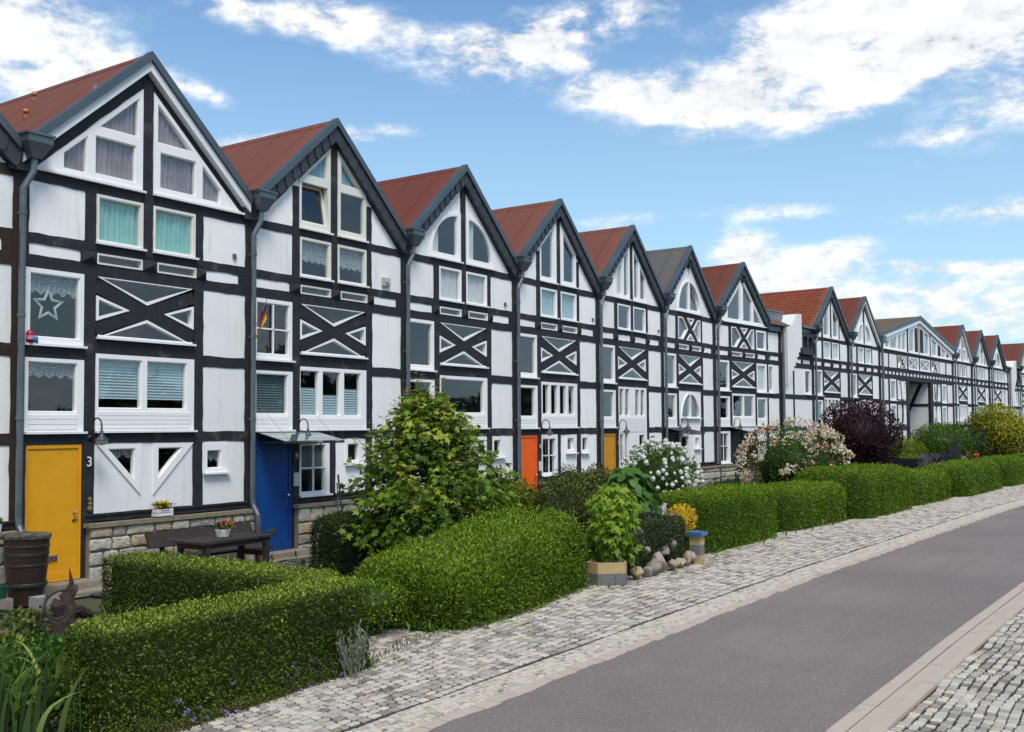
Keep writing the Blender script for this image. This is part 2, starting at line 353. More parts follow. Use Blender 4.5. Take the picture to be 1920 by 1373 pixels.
# ------------------------------------------------------------------ house parts
def curtain(win, kind, x0, x1, z0, z1):
    b = MB(); y = .075
    if kind in ('teal', 'white', 'blue', 'net', 'open'):
        spans = [(x0, x1)] if kind != 'open' else [(x0, x0+(x1-x0)*.34)]
        for a, c in spans:
            n = max(6, int((c-a)/.02)); ph = random.random()*9; vs = []
            for j, zz in enumerate((z0, (z0+z1)/2, z1)):
                for i in range(n+1):
                    t = i/n; xx = a+(c-a)*t
                    vs.append((xx, y+.02*math.sin(t*(c-a)*62+ph+.4*math.sin(t*9+j))+.012*math.sin(t*(c-a)*23+ph), zz))
            b.add(vs, [(j*(n+1)+i, j*(n+1)+i+1, (j+1)*(n+1)+i+1, (j+1)*(n+1)+i) for j in range(2) for i in range(n)])
        m = {'teal': CURT_T, 'white': CURT_W, 'blue': CURT_B, 'net': CURT_G, 'open': CURT_W}[kind]
    elif kind.startswith('lace'):
        d = .34 if kind == 'lace' else .62; zb = z1-(z1-z0)*d
        n = max(10, int((x1-x0)/.018)); k = max(3, int((x1-x0)/.16)); vs = []
        for i in range(n+1):
            t = i/n; f = abs(((t*k) % 1)-.5)*2; yy = y+.012*math.sin(t*(x1-x0)*70)
            vs += [(x0+(x1-x0)*t, yy, z1), (x0+(x1-x0)*t, yy, zb+.07*f)]
        b.add(vs, [(2*i, 2*i+2, 2*i+3, 2*i+1) for i in range(n)]); m = LACE
    else:  # pleated blind; kind = 'blind:<from>:<to>' in fractions of the height
        _, a, c = kind.split(':')[:3]; za, zc = z0+(z1-z0)*float(a), z0+(z1-z0)*float(c)
        n = max(4, int((zc-za)/.05))*2; vs = []
        for i in range(n+1):
            zz = za+(zc-za)*i/n; yy = y+(.018 if i % 2 else 0); vs += [(x0, yy, zz), (x1, yy, zz)]
        b.add(vs, [(2*i, 2*i+1, 2*i+3, 2*i+2) for i in range(n)]); m = BLIND_D if kind.endswith('dark') else BLIND
    b.build('curtain' if not kind.startswith('blind') else 'blind', m, win)
def lace_mat():
    M = mat('lace_curtain', (.58, .66, .67), .9, transl=.2); nt = M.node_tree; N = nt.nodes; L = nt.links
    tc = N.new('ShaderNodeTexCoord'); v = N.new('ShaderNodeTexVoronoi'); v.inputs['Scale'].default_value = 38; L.new(tc.outputs['Object'], v.inputs[0])
    mr = N.new('ShaderNodeMapRange'); L.new(v.outputs['Distance'], mr.inputs[0]); mr.inputs[1].default_value = .35; mr.inputs[2].default_value = .42; mr.inputs[3].default_value = 1; mr.inputs[4].default_value = .45
    tr = N.new('ShaderNodeBsdfTransparent'); mx = N.new('ShaderNodeMixShader'); out = N['Material Output']; src = out.inputs[0].links[0].from_socket
    L.new(mr.outputs[0], mx.inputs[0]); L.new(tr.outputs[0], mx.inputs[1]); L.new(src, mx.inputs[2]); L.new(mx.outputs[0], out.inputs[0])
    return M
LACE = lace_mat()

def window(par, outer, panes, m=None, sill=True, cur=None, sash=True, clad=None, bars=None, tilt=None, name='window', sw=.017):
    m = m or PVC
    b = MB(); b.ring(outer, panes, -.034, .09)
    fr = []
    if sash:
        for i, p in enumerate(panes):
            if tilt == i: continue
            q = inset(p, sw)
            if area(q) > .01: b.ring(p, [q], -.014, .07); fr.append(q)
            else: fr.append(p)
    else: fr = panes
    if bars:
        for x0, z0, x1, z1, w in bars: b.prism(bar(x0, z0, x1, z1, w), -.030, .0)
    win = b.build(name, m, par)
    g = MB()
    for i, p in enumerate(panes):
        if tilt == i: continue
        q = inset(p, -.012); g.add([(x, .03, z) for x, z in q], [tuple(range(len(q)))])
    if g.v: g.build('pane', GLASS, win)
    if tilt is not None:
        p = panes[tilt]; q = inset(p, .045); t = MB(); t.ring(inset(p, .004), [q], -.02, .03); t2 = MB(); q2 = inset(q, -.01); t2.add([(x, .0, z) for x, z in q2], [tuple(range(len(q2)))])
        zb = min(z for _, z in p)
        for mb, nm, mt in ((t, 'tilted_sash', m), (t2, 'pane', GLASS)):
            mb.v = [(x, y+(z-zb)*.16+.02, z) for x, y, z in mb.v]; o = mb.build(nm, mt, win)
    xs = [p[0] for p in outer]; zs = [p[1] for p in outer]
    if sill:
        s_ = MB(); s_.box(min(xs)-.015, max(xs)+.035, -.10, -.036, min(zs)-.022, min(zs)+.014); s_.box(min(xs)+.005, max(xs)-.005, -.036, -.0345, min(zs)-.012, min(zs)+.05)
        s_.build('sill', SILLM, win)
    if clad:
        x0, x1, z0, z1 = clad; c = MB(); n = max(3, int((z1-z0)/.062)); h = (z1-z0)/n
        for i in range(n): c.box(x0, x1, -.048, -.0345, z0+i*h+.004, z0+(i+1)*h-.004)
        c.build('cladding', PVC, win)
    if cur:
        if isinstance(cur, str): cur = [cur]*len(panes)
        for p, k in zip(panes, cur):
            if not k: continue
            px = [a[0] for a in p]; pz = [a[1] for a in p]
            curtain(win, k, min(px)-.04, max(px)+.04, min(pz)-.03, max(pz)+.03)
    return win

def box_window(par, x0, x1, z0, z1, bw=.055, bwb=None, n=1, **k):
    """frame filling the cell with n side by side panes"""
    bwb = bwb or bw; w = (x1-x0-bw*(n+1))/n
    ps = [rect(x0+bw+i*(w+bw), x0+bw+i*(w+bw)+w, z0+bwb, z1-bw) for i in range(n)]
    return window(par, rect(x0, x1, z0, z1), ps, **k)

AX, RA, RZ, SL = 2.26, 2.22, 9.22, .92      # gable wall axis, roof axis, ridge height, slope
INN = 8.69
def inn(x): return INN-SL*abs(x-AX)
def chev(b, top, bot, y0, y1, half=2.30, c=RA, rz=RZ, sl=SL):
    for s in (-1, 1):
        b.prism([(c, rz-top), (c+s*half, rz-top-half*sl), (c+s*half, rz-bot-half*sl), (c, rz-bot)], y0, y1)

def downpipe(par, x=-.10, zb=0.0, bend=True, zt=6.85, hop=True):
    b = MB(); p = [(.05, -.22, 6.98), (.05, -.22, 6.80), (.03, -.215, 6.62), (-.04, -.19, 6.48), (x, -.175, 6.36), (x, -.175, 6.2)]
    if bend: p += [(x, -.175, 1.25), (x, -.19, 1.12), (x+.02, -.30, .93), (x+.02, -.31, .8), (x+.02, -.31, zb)]
    else: p += [(x, -.175, zb)]
    q = []
    for a, c in zip(p, p[1:]):
        n = 1
        for i in range(n): q.append(tuple(Vector(a).lerp(Vector(c), i/n)))
    q.append(p[-1]); b.tube(q, .052, 12)
    for z in (5.95, 4.35, 2.75): b.tube([(x, -.175, z), (x, -.175, z+.05)], .062, 12); b.box(x-.01, x+.01, -.13, .0, z+.01, z+.04)
    for z in (6.28, 4.0, 2.1): b.tube([(x, -.175, z), (x, -.175, z+.012)], .058, 12)
    dp = b.build('downpipe', PIPEM, par, smooth=False)
    h = MB(); t = [(-.16, -.40), (.26, -.40), (.26, -.12), (-.16, -.12)]; m_ = [(-.16, -.40), (.26, -.40), (.26, -.12), (-.16, -.12)]; bt = [(-.03, -.30), (.13, -.30), (.13, -.15), (-.03, -.15)]
    L3 = [(t, 7.21), (m_, 7.08), (bt, 6.84)]
    vs = [(x_, y_, z) for l, z in L3 for x_, y_ in l]; vs += [(x_*.94+.003, y_*.94-.02, 7.19) for x_, y_ in t]
    h.add(vs, [(i, (i+1) % 4, (i+1) % 4+4, i+4)[::-1] for i in range(4)]+[(4+i, 4+(i+1) % 4, 8+(i+1) % 4, 8+i)[::-1] for i in range(4)]+[(12, 13, 14, 15)])
    h.box(-.185, .285, -.425, -.405, 7.19, 7.225); h.box(-.185, -.165, -.405, -.1, 7.19, 7.225); h.box(.265, .285, -.405, -.1, 7.19, 7.225)
    h.build('rain_hopper', ZINC, par)

def x_windows(par, x0, x1, z0, z1):
    """a St Andrew's cross of timber, its four triangles glazed"""
    cx, w = (x0+x1)/2, x1-x0; zc = (z0+z1)/2-.005; g = .125/ (w) 
    T = []
    hz = (z1-z0)/2; a = .325*w; th = .36*hz/(1.03/2)
    top = [(x0+.02, z1), (x1-.02, z1), (cx, z1-hz*.775)]
    bot = [(x0+.02, z0), (x1-.02, z0), (cx, z0+hz*.73)]
    lef = [(x0, z1-hz*.62), (x0, z0+hz*.55), (x0+a, zc)]
    rig = [(x1, z1-hz*.62), (x1, z0+hz*.55), (x1-a, zc)]
    for k, p in enumerate((top, lef, rig, bot)):
        q = inset(p, .047)
        window(par, p, [q], sash=False, sill=(k == 3))
    return [((x0, z1-hz*.31), (x1, z0+hz*.28)), ((x1, z1-hz*.31), (x0, z0+hz*.28))]
RUB = []
def rubble(par, x0, x1, z1=.98, y=-.17):
    b = MB(); b.box(x0+.02, x1-.02, y+.035, .05, 0, z1); b.build('stone_mortar', MORTAR, par)
    s = MB(); z = 0.02; rnd = random.Random(int(x0*1000+x1*77+par.location.x*31))
    while z < z1-.05:
        h = min(rnd.uniform(.19, .34), z1-z); h = z1-z if z1-z-h < .13 else h
        x = x0
        while x < x1-.02:
            w = rnd.uniform(.22, .62); w = x1-x if x1-x-w < .14 else w
            s.cur = rnd.random(); g = .013; k = .028
            o = [(x+g, z+g), (x+w-g, z+g), (x+w-g, z+h-g), (x+g, z+h-g)]
            pts = []
            for i in range(4):   # rounded, uneven outline
                a, c, d = Vector(o[i-1]), Vector(o[i]), Vector(o[(i+1) % 4]); r = rnd.uniform(.015, .06)
                pts += [c+(a-c).normalized()*r, c+((a-c).normalized()+(d-c).normalized())*r*.3, c+(d-c).normalized()*r]
                mid = (c+d)/2; pts.append(mid+Vector((rnd.uniform(-.010, .010), rnd.uniform(-.014, .014))))
            cen = Vector((x+w/2, z+h/2)); n = len(pts); yb = y+.04; d1 = rnd.uniform(.0, .02)
            vs = [(p.x, yb, p.y) for p in pts]+[(p.x, y+.012-d1*.3, p.y) for p in pts]+[(*(cen+(p-cen)*(1-k/ max(.08, (p-cen).length)))[:1], y-d1-rnd.uniform(0, .012), (cen+(p-cen)*(1-k/max(.08, (p-cen).length)))[1]) for p in pts]+[(cen.x, y-d1-.012, cen.y)]
            fs = [(i, (i+1) % n, (i+1) % n+n, i+n) for i in range(n)]+[(i+n, (i+1) % n+n, (i+1) % n+2*n, i+2*n) for i in range(n)]+[(i+2*n, (i+1) % n+2*n, 3*n) for i in range(n)]
            s.add(vs, fs); x += w
        z += h
    s.build('stone_base', RUBBLE, par, tint=True)
    c = MB(); c.box(x0-.04, x1+.02, y-.05, -.045, z1+.002, z1+.07); c.build('stone_coping', COPST, par)

def door(par, x0, x1, z0, z1, m, handle='r', mail=True, rec=.05):
    f = MB(); f.ring(rect(x0, x1, z0, z1), [rect(x0+.055, x1-.055, z0+.05, z1-.055)], -.02, .12); d = f.build('door', m, par)
    l = MB(); l.box(x0+.058, x1-.058, .0, .05, z0+.053, z1-.058); l.box(x0+.06, x1-.06, -.018, -.0005, z0+.054, z0+.14); l.build('door_leaf', m, d)
    k = MB(); hx = x1-.12 if handle == 'r' else x0+.12
    k.tube([(hx, -.002, z0+1.08), (hx, -.05, z0+1.08)], .012, 8); k.lathe([(0, -.03), (.022, -.024), (.032, 0), (.022, .024), (0, .03)], hx, -.07, z0+1.08, 12)
    k.tube([(hx, -.001, z0+.95), (hx, -.012, z0+.95)], .028, 12); k.build('handle', CHROME, d)
    if mail:
        ml = MB(); mx = x0+.30; ml.box(mx, mx+.28, -.016, -.0005, z0+.33, z0+.42); ml.box(mx+.02, mx+.26, -.028, -.016, z0+.345, z0+.405); ml.build('letterbox', CHROME, d)
    return d

def lamp(par, x, z=2.5, y=-.02):
    b = MB(); pts = [(x, y, z), (x, y-.04, z)]
    b.tube([(x, y, z-.06), (x, y-.025, z-.06)], .045, 12)
    path = [(x, y-.02, z-.06), (x, y-.07, z), (x+.0, y-.07, z+.14)]+[(x+.0, y-.07-.125*(1-math.cos(t)), z+.14+.125*math.sin(t)) for t in [math.pi*i/8 for i in range(1, 9)]]+[(x, y-.32, z+.02)]
    b.tube(path, .013, 8); o = b.build('wall_lamp', BLACKM, par, smooth=True)
    s = MB(); s.lathe([(.012, .09), (.026, .075), (.03, .03), (.05, -.02), (.112, -.07), (.118, -.08), (.02, -.07), (0.0, -.07)], x, y-.32, z-.02, 18); s.build('lamp_shade', mat('dark_lamp_metal', (.05, .058, .062), .4, metal=.3), o, smooth=True)
    g = MB(); g.lathe([(.1, 0), (.095, -.04), (.06, -.075), (0, -.09)], x, y-.32, z-.095, 14); g.build('lamp_glass', mat('milky_glass', (.5, .48, .42), .3), o, smooth=True)

def canopy(par, x0, x1, glass=True, wires=False):
    b = MB(); zb, zf, yf = 2.52, 2.34, -.85
    b.tube([(x0, yf, zf-.03), (x1, yf, zf-.03)], .016, 8)
    for x in (x0+.03, x1-.03):
        b.tube([(x, -.03, zb), (x, yf, zf-.01)], .014, 8); b.tube([(x, -.03, zf-.2), (x, -.3, zf-.02), (x, yf, zf-.02)], .011, 6)
    o = b.build('canopy', BLACKM, par)
    g = MB(); g.add([(x0, -.03, zb), (x1, -.03, zb), (x1, yf, zf), (x0, yf, zf), (x0, -.03, zb+.012), (x1, -.03, zb+.012), (x1, yf, zf+.012), (x0, yf, zf+.012)],
          [(0, 1, 2, 3), (7, 6, 5, 4), (3, 2, 6, 7), (0, 3, 7, 4), (1, 5, 6, 2)])
    g.build('canopy_sheet', CANG if glass else BLACKM, o)
    if wires:
        for x in (x0+.15, x1-.15):
            w = MB(); w.tube([(x, yf+.05, zf+.02), (x-.05, -.02, 3.05)], .004, 5); w.build('stay_wire', CHROME, o)
CANG = mat('smoked_canopy_glass', (.10, .15, .16), .08, spec=.8, coat=.6)

def gable_shape(x0=.0, x1=4.52, z=6.62):
    return [(x0, z), (x1, z), (x1, max(z+.01, inn(x1)+.08)), (AX, INN+.08), (x0, max(z+.01, inn(x0)+.08))]

def house(name, label, ox, oy, h=0.0, n=0, gable='B', band='slate', roof=None, slits=True, attic='cur', bay='A', ground='A', door_m=None, num=None, wide=0.0,
          timb=None, lpost=False, curs='blue', pipe=True, pipe_end=0.0, depth=9.0, vents=None, low=False, bblind=None, w2k=None, w1k=None):
    T = timb or TIMBER
    root = empty(name, (ox, oy, 0), -h, label=label, cat='house', group='half-timbered terraced houses along the promenade')
    W = 4.67; We = W+wide
    P = MB()    # plaster
    F = MB()    # timber
    def pl(x0, x1, z0, z1): P.cur = random.random(); P.prism(wob(rect(x0, x1, z0, z1), .004, .3, rc=.035), -.004+random.uniform(-.002, .002), .10)
    def back(x0, x1, z0, z1): pass
    def tb(poly, y=-.022): F.prism(wob(poly, .010, .20), y+random.uniform(-.002, .002), .13)
    xr = W
    # ---- timber grid
    if lpost: tb(rect(-.17, .07, 1.0, 6.6), -.026)
    tb(rect(4.50, 4.76, 0.0, 6.62) if not wide else rect(4.40, 4.60, 1.1, 6.62), -.026)
    pa0, pa1, pb0, pb1 = 1.06, 1.28, 3.29, 3.50
    atz = 7.7 if gable in ('B', 'D') else 6.6
    tb(rect(pa0, pa1, 0.16, 5.3), -.024); tb(rect(pa0+.02, pa1-.01, 5.6, inn(pa0) if atz > 7 else 6.6), -.024)
    tb(rect(pb0, pb1, 1.1, 5.3), -.024); tb(rect(pb0, pb1-.02, 5.6, inn(pb1) if atz > 7 else 6.6), -.024)
    cp = gable in ('A', 'B', 'C', 'D', 'E', 'I')
    if attic == 'cur': tb(rect(2.175, 2.385, 5.6, 6.7), -.025)
    if cp: tb(rect(2.165, 2.375, 6.6, INN+.1), -.025)
    for z0, z1 in ((2.36, 2.55), (5.17, 5.37), (5.555, 5.725), (6.56, 6.735)):
        b0 = .06 if not lpost else -.1
        b0 = -.16
        if z0 == 2.36 and bay == 'E': tb(rect(b0, 1.2, z0, z1), -.019); tb(rect(3.2, 4.66, z0, z1), -.019); continue
        if z0 == 2.36 and bay == 'F': tb(rect(b0, 1.2, z0, z1), -.019); tb(rect(3.2, 4.66, z0, z1), -.019); continue
        tb(rect(b0, 4.66, z0, z1), -.019)
    tb(rect(-.16, 1.2, 3.745, 3.95), -.019); tb(rect(1.15, 3.4, 3.87, 4.12), -.021); tb(rect(3.4, 4.66, 3.745, 3.95), -.019)
    # ---- rake
    for s in (-1, 1):
        top = INN+.24 if band == 'white' else INN+.12
        tb([(AX, top), (AX+s*2.34, top-2.34*SL), (AX+s*2.34, INN-2.34*SL), (AX, INN)], -.016 if s < 0 else -.0175)
    # ---- attic row
    pl(.04, 1.07, 5.72, 6.57)
    if not wide: pl(3.47, 4.51, 5.72, 6.57)
    if attic == 'cur':
        for k, (a, c) in enumerate(((1.27, 2.18), (2.385, 3.30))): box_window(root, a, c, 5.725, 6.555, bw=.05, cur={'blue': 'blue', 'teal': 'teal', 'lace': 'lacefull', 'white': 'white', 'blind': 'blind:0:1', '': None}[curs], m=PVC_OLD if n in (0, 1) else PVC)
    else:
        F.prism(bar(1.86, 6.57, 2.95, 5.70, .15), -.018, .1); F.prism(bar(2.95, 6.57, 1.80, 5.70, .15), -.0155, .1)
        for p in ([(1.28, 5.73), (1.70, 5.73), (2.16, 6.14), (1.70, 6.55), (1.28, 6.55)], [(3.29, 5.73), (3.06, 5.73), (2.62, 6.14), (3.06, 6.55), (3.29, 6.55)], [(2.05, 6.56), (2.75, 6.56), (2.40, 6.27)], [(2.03, 5.73), (2.75, 5.73), (2.39, 5.99)]):
            window(root, p, [inset(p, .045)], sash=False, sill=False)
    # ---- slit row
    for kx in ((1.0, 1.29), (2.175, 2.475), (3.325, 3.555)):
        cx = sum(kx)/2; hw = (kx[1]-kx[0])/2; vs = [(kx[0], -.03, 5.365), (kx[1], -.03, 5.365), (kx[1], -.03, 5.56), (kx[0], -.03, 5.56), (cx, -.13, 5.47)]
        F.box(kx[0], kx[1], -.03, .1, 5.365, 5.56); F.add(vs, [(0, 1, 4), (1, 2, 4), (2, 3, 4), (3, 0, 4)])
    pl(.10, 1.0, 5.36, 5.56); pl(3.555, 4.34, 5.36, 5.56); tb(rect(4.33, 4.52, 5.3, 5.6), -.017)
    if slits:
        for a, c in ((1.29, 2.175), (2.475, 3.325)): box_window(root, a, c, 5.37, 5.555, bw=.03, sill=False, sash=False, m=PVC_OLD if n < 2 else PVC)
    else: pl(1.29, 2.175, 5.36, 5.56); pl(2.475, 3.325, 5.36, 5.56)
    # ---- second floor
    box_window(root, .045, 1.055, 3.95, 5.165, bw=.075, bwb=.12, cur=w2k, bars=([(.55, 4.08, .55, 5.06, .03), (.13, 4.57, .97, 4.57, .03)] if n == 1 else None))
    for (p0, p1), yy in zip(x_windows(root, 1.28, 3.27, 4.13, 5.16), (-.017, -.0185)):
        F.prism(wob(bar(*p0, *p1, .215), .006, .25), yy, .1)
    if not wide: pl(3.49, 4.51, 3.94, 5.18); pl(3.49, 4.51, 2.54, 3.76)
    # ---- first floor
    window(root, rect(.05, 1.07, 2.55, 3.74), [rect(.105, .95, 2.88, 3.68)], clad=(.105, .95, 2.60, 2.84), cur=w1k)
    if bay in ('A', 'B', 'C', 'D', 'G'):
        ps = {'A': [(1.335, 2.18), (2.285, 3.13)], 'B': [(1.29, 1.82), (1.93, 2.47), (2.58, 3.11)], 'C': [(1.33, 3.14)], 'D': [(1.33, 1.68), (1.79, 2.17), (2.28, 2.66), (2.77, 3.13)], 'G': [(1.33, 2.22), (2.30, 3.14)]}[bay]
        window(root, rect(1.285, 3.29, 2.56, 3.865), [rect(a, c, 2.95 if bay != 'B' else 2.85, 3.79) for a, c in ps], clad=(1.33, 3.2, 2.61, 2.90 if bay != 'B' else 2.81), cur=bblind)
    elif bay == 'E':
        window(root, rect(1.285, 3.29, 1.2, 3.865), [rect(1.33, 1.64, 2.93, 3.80), rect(1.73, 2.04, 2.93, 3.80), rect(2.45, 2.76, 2.93, 3.80), rect(2.85, 3.16, 2.93, 3.80), rect(1.35, 1.60, 1.27, 2.34), rect(1.68, 1.92, 1.27, 2.34), rect(2.72, 3.12, 1.75, 2.3)], clad=(1.33, 3.2, 2.40, 2.88))
    elif bay == 'F':
        oa = [(1.45, 2.86)]+[(3.15, 2.86)]+[(3.15-.85*(t/10)**1.7*1.0, 2.86+.94*math.sin(math.pi/2*t/10)) for t in range(1, 11)]+[(1.45+.85*((10-t)/10)**1.7, 2.86+.94*math.sin(math.pi/2*(10-t)/10)) for t in range(1, 10)]
        P.ring(rect(1.27, 3.3, 2.24, 3.885), [inset(oa, -.003)], -.004, .1)
        def half(s):
            e = inset(oa, .06); return [p for p in e]
        e = inset(oa, .06); e = [p for p in e if True]
        L_ = [p for p in e if p[0] < 2.27]+[(2.27, max(p[1] for p in e)), (2.27, min(p[1] for p in e))]; R2 = [p for p in e if p[0] > 2.33]+[(2.33, max(p[1] for p in e)), (2.33, min(p[1] for p in e))]
        def order(ps):
            c = (sum(p[0] for p in ps)/len(ps), sum(p[1] for p in ps)/len(ps)); return sorted(ps, key=lambda p: math.atan2(p[1]-c[1], p[0]-c[0]))
        window(root, oa, [order(L_), order(R2)], sash=False, cur='open')
    # ---- ground floor
    pl(3.49, 4.51, 1.19, 2.37) if ground not in ('A', 'C', 'D', 'E') else None
    def pw(x0, x1, z0, z1, holes): P.ring(wob(rect(x0, x1, z0, z1), .003, .3), holes, -.004, .1)
    tb(rect(1.10, 4.56, 1.07, 1.20), -.045)
    F.box(1.10, 4.56, -.075, -.04, 1.165, 1.20)
    if ground == 'A':
        t1 = [(1.33, 2.345), (2.19, 2.345), (2.17, 1.47)]; t2 = [(2.43, 2.345), (3.29, 2.345), (2.44, 1.46)]
        pw(1.28, 3.31, 1.19, 2.38, [t1, t2]); w3 = rect(3.53, 4.08, 1.77, 2.33); pw(3.49, 4.51, 1.19, 2.38, [w3])
        window(root, t1, [[(1.52, 2.27), (2.06, 2.27), (2.05, 1.72)]], sill=False, cur='lace'); window(root, t2, [[(2.53, 2.27), (3.06, 2.27), (2.53, 1.72)]], sill=False)
        window(root, w3, [rect(3.60, 3.93, 1.86, 2.20)], sill=True, cur='lacefull')
    elif ground in ('B', 'D'):
        window(root, rect(1.27, 2.14, 1.20, 2.365), [rect(1.32, 2.02, 1.27, 2.25)], bars=[(1.67, 1.27, 1.67, 2.25, .035), (1.32, 1.77, 2.02, 1.77, .035)], cur='blind:.5:1:dark' if n == 1 else None)
        tb(rect(2.13, 2.33, 1.1, 2.4), -.023)
        sm = rect(2.64, 3.20, 1.80, 2.33); pw(2.32, 3.30, 1.19, 2.38, [sm]); window(root, sm, [rect(2.70, 3.05, 1.88, 2.25)], tilt=0 if ground == 'D' else None)
        w3 = rect(3.52, 3.98, 1.78, 2.33); pw(3.49, 4.51, 1.19, 2.38, [w3]); window(root, w3, [rect(3.58, 3.90, 1.87, 2.25)])
    elif ground in ('C', 'E'):
        w3 = rect(3.52, 4.08, 1.78, 2.33); pw(3.49, 4.51, 1.19, 2.38, [w3]); window(root, w3, [rect(3.58, 3.90, 1.87, 2.25)])
        if ground == 'C':
            sm = rect(1.45, 2.3, 1.3, 2.3); s2 = rect(2.8, 3.25, 1.80, 2.33); pw(1.27, 3.30, 1.19, 2.38, [sm, s2]); window(root, sm, [inset(sm, .06)]); window(root, s2, [inset(s2, .07)])
    elif ground == 'F':
        lw = rect(1.36, 2.32, 1.22, 2.25); sm = rect(2.6, 3.15, 1.72, 2.2); pw(1.27, 3.30, 1.14, 2.26, [lw, sm]); window(root, lw, [rect(1.42, 2.1, 1.34, 2.2)]); window(root, sm, [rect(2.67, 2.98, 1.80, 2.14)], tilt=0)
        w3 = rect(3.52, 4.0, 1.78, 2.33)
    elif ground == 'G':
        pl(1.27, 3.30, 1.19, 2.37) if False else None
        window(root, rect(2.1, 3.29, .2, 2.36), [rect(2.16, 3.2, .3, 2.3)], m=paint('dark_green_paint', (.022, .04, .026)), sill=False)
        pl(3.49, 4.51, 1.19, 2.37)
    elif ground == 'P':
        sm = rect(1.45, 2.3, 1.3, 2.3); pw(1.27, 3.30, 1.19, 2.38, [sm]); window(root, sm, [inset(sm, .06)])
    # ---- door or left window
    if ground == 'G':
        window(root, rect(.06, 1.06, 1.1, 2.36), [rect(.12, .88, 1.18, 2.28)], bars=[(.5, 1.18, .5, 2.28, .03), (.12, 1.78, .88, 1.78, .03)])
        door(root, 1.29, 2.1, .2, 2.36, door_m); rubble(root, .05, 1.1)
    else:
        door(root, .07, 1.05, .17, 2.35, door_m or mat('black_door', (.03, .03, .032), .5), mail=n < 2)
    st = MB(); x0_ = .02 if ground != 'G' else 1.2
    st.box(x0_, x0_+1.2, -.42, -.02, .0, .16); st.box(x0_, x0_+1.2, -.8, -.42, .0, .06); st.build('doorstep', STEPST, root)
    rubble(root, 1.12 if ground != 'G' else 3.3, 4.66+wide)
    # ---- number and lamp
    if num:
        text_mesh('house_number', num, .23 if n == 0 else .16, mat('white_enamel', (.8, .8, .8), .4), root, (1.175, -.05, 1.99))
        if n == 1:
            nb = MB(); nb.box(1.10, 1.25, -.044, -.0265, 1.94, 2.12); nb.build('number_plate', BLACKM, root)
    if n in (0, 1, 3, 4): lamp(root, 1.20, 2.52, -.02)
    elif n in (5, 6): lamp(root, 1.32, 2.62, -.02)
    # ---- gable
    G = gable_shape(); hol = []
    OLD = PVC_OLD
    if gable == 'A':
        L_ = [(.16, 6.75), (2.16, 6.75), (2.16, 8.585)]; R2 = [(2*AX-x+.02, z) for x, z in L_]
        def mir(ps): return [[(2*AX-x+.02, z) for x, z in p] for p in ps]
        pn = [[(1.30, 7.70), (2.075, 7.70), (2.075, 8.40)], rect(1.235, 2.02, 6.89, 7.54), [(.66, 6.86), (1.09, 6.86), (1.09, 7.50), (.66, 7.12)]]
        for ps, ou in ((pn, L_), (mir(pn), R2)): window(root, ou, ps, cur=['net', 'net', 'net'])
        hol = [L_, R2]
    elif gable in ('B', 'D'):
        L_ = [(1.25, 6.735), (2.16, 6.735), (2.16, 8.60), (1.25, 7.76)]; R2 = [(2*AX-x+.02, z) for x, z in L_]
        def mir(ps): return [[(2*AX-x+.02, z) for x, z in p] for p in ps]
        if gable == 'B':
            pn = [[(1.45, 7.88), (2.05, 7.88), (2.05, 8.43)], rect(1.31, 2.07, 6.87, 7.71)]
            window(root, L_, pn, m=OLD, tilt=1, cur=['blue', None]); window(root, R2, mir(pn), m=OLD, cur=['blue', None])
        else:
            pn = [[(1.32, 6.87), (1.98, 6.87), (1.98, 8.33), (1.32, 7.72)]]
            window(root, L_, pn); window(root, R2, mir(pn))
        hol = [L_, R2]
    elif gable in ('C', 'I'):
        rx, rz = (1.24, 1.27) if gable == 'C' else (1.0, 1.12)
        L_ = [(2.16, 6.74)]+arc(2.16, 6.74, rx, rz, 90, 180); R2 = [(2*AX-x+.02, z) for x, z in L_]
        pn = [[(2.03, 6.88)]+arc(2.03, 6.88, rx-.22, rz-.25, 90, 180)]
        window(root, L_, pn, cur=['open' if gable == 'C' else 'white']); window(root, R2, [[(2*AX-x+.02, z) for x, z in pn[0]]], cur=['open' if gable == 'C' else 'white'])
        hol = [L_, R2]
    elif gable == 'E':
        L_ = [(1.16, 6.735), (2.16, 6.735), (2.16, 8.58), (1.16, 7.60)]; R2 = [(2*AX-x+.02, z) for x, z in L_]
        pn = [[(1.22, 6.86), (1.62, 6.86), (1.62, 7.98), (1.22, 7.59)], [(1.74, 6.86), (2.07, 6.86), (2.07, 8.40), (1.74, 8.10)]]
        window(root, L_, pn, cur=['white', None]); window(root, R2, [[(2*AX-x+.02, z) for x, z in p] for p in pn]); hol = [L_, R2]
    elif gable == 'F':
        L_ = [(1.28, 6.75), (3.34, 6.75)]+arc(2.31, 6.75, 1.03, 1.22, 0, 180, 20)[1:-1]
        q1 = [(2.26, 6.85)]+arc(2.26, 6.85, .88, 1.03, 90, 180); q2 = [(2.36, 6.85)]+arc(2.36, 6.85, .88, 1.03, 0, 90)
        window(root, L_, [q1, q2], tilt=1, sash=True); hol = [L_]
        k = MB(); k.box(2.16, 2.36, -.12, .05, 8.42, 8.62); k.build('ridge_bracket', TIMBER, root)
    elif gable == 'G':
        L_ = [(.75, 6.72), (4.40, 6.72), (2.30, 8.60), (.95, 7.42)]
        L_ = [(.62, 6.72), (4.38, 6.72), (4.20, 6.87), (2.28, 8.64), (.78, 7.27)]
        window(root, L_, [[(1.0, 6.86), (2.10, 6.86), (2.10, 8.28), (1.0, 7.30)], [(2.34, 6.86), (3.12, 6.86), (3.12, 7.72), (2.34, 8.42)], [(3.28, 6.86), (4.02, 6.86), (3.28, 7.52)]]); hol = [L_]
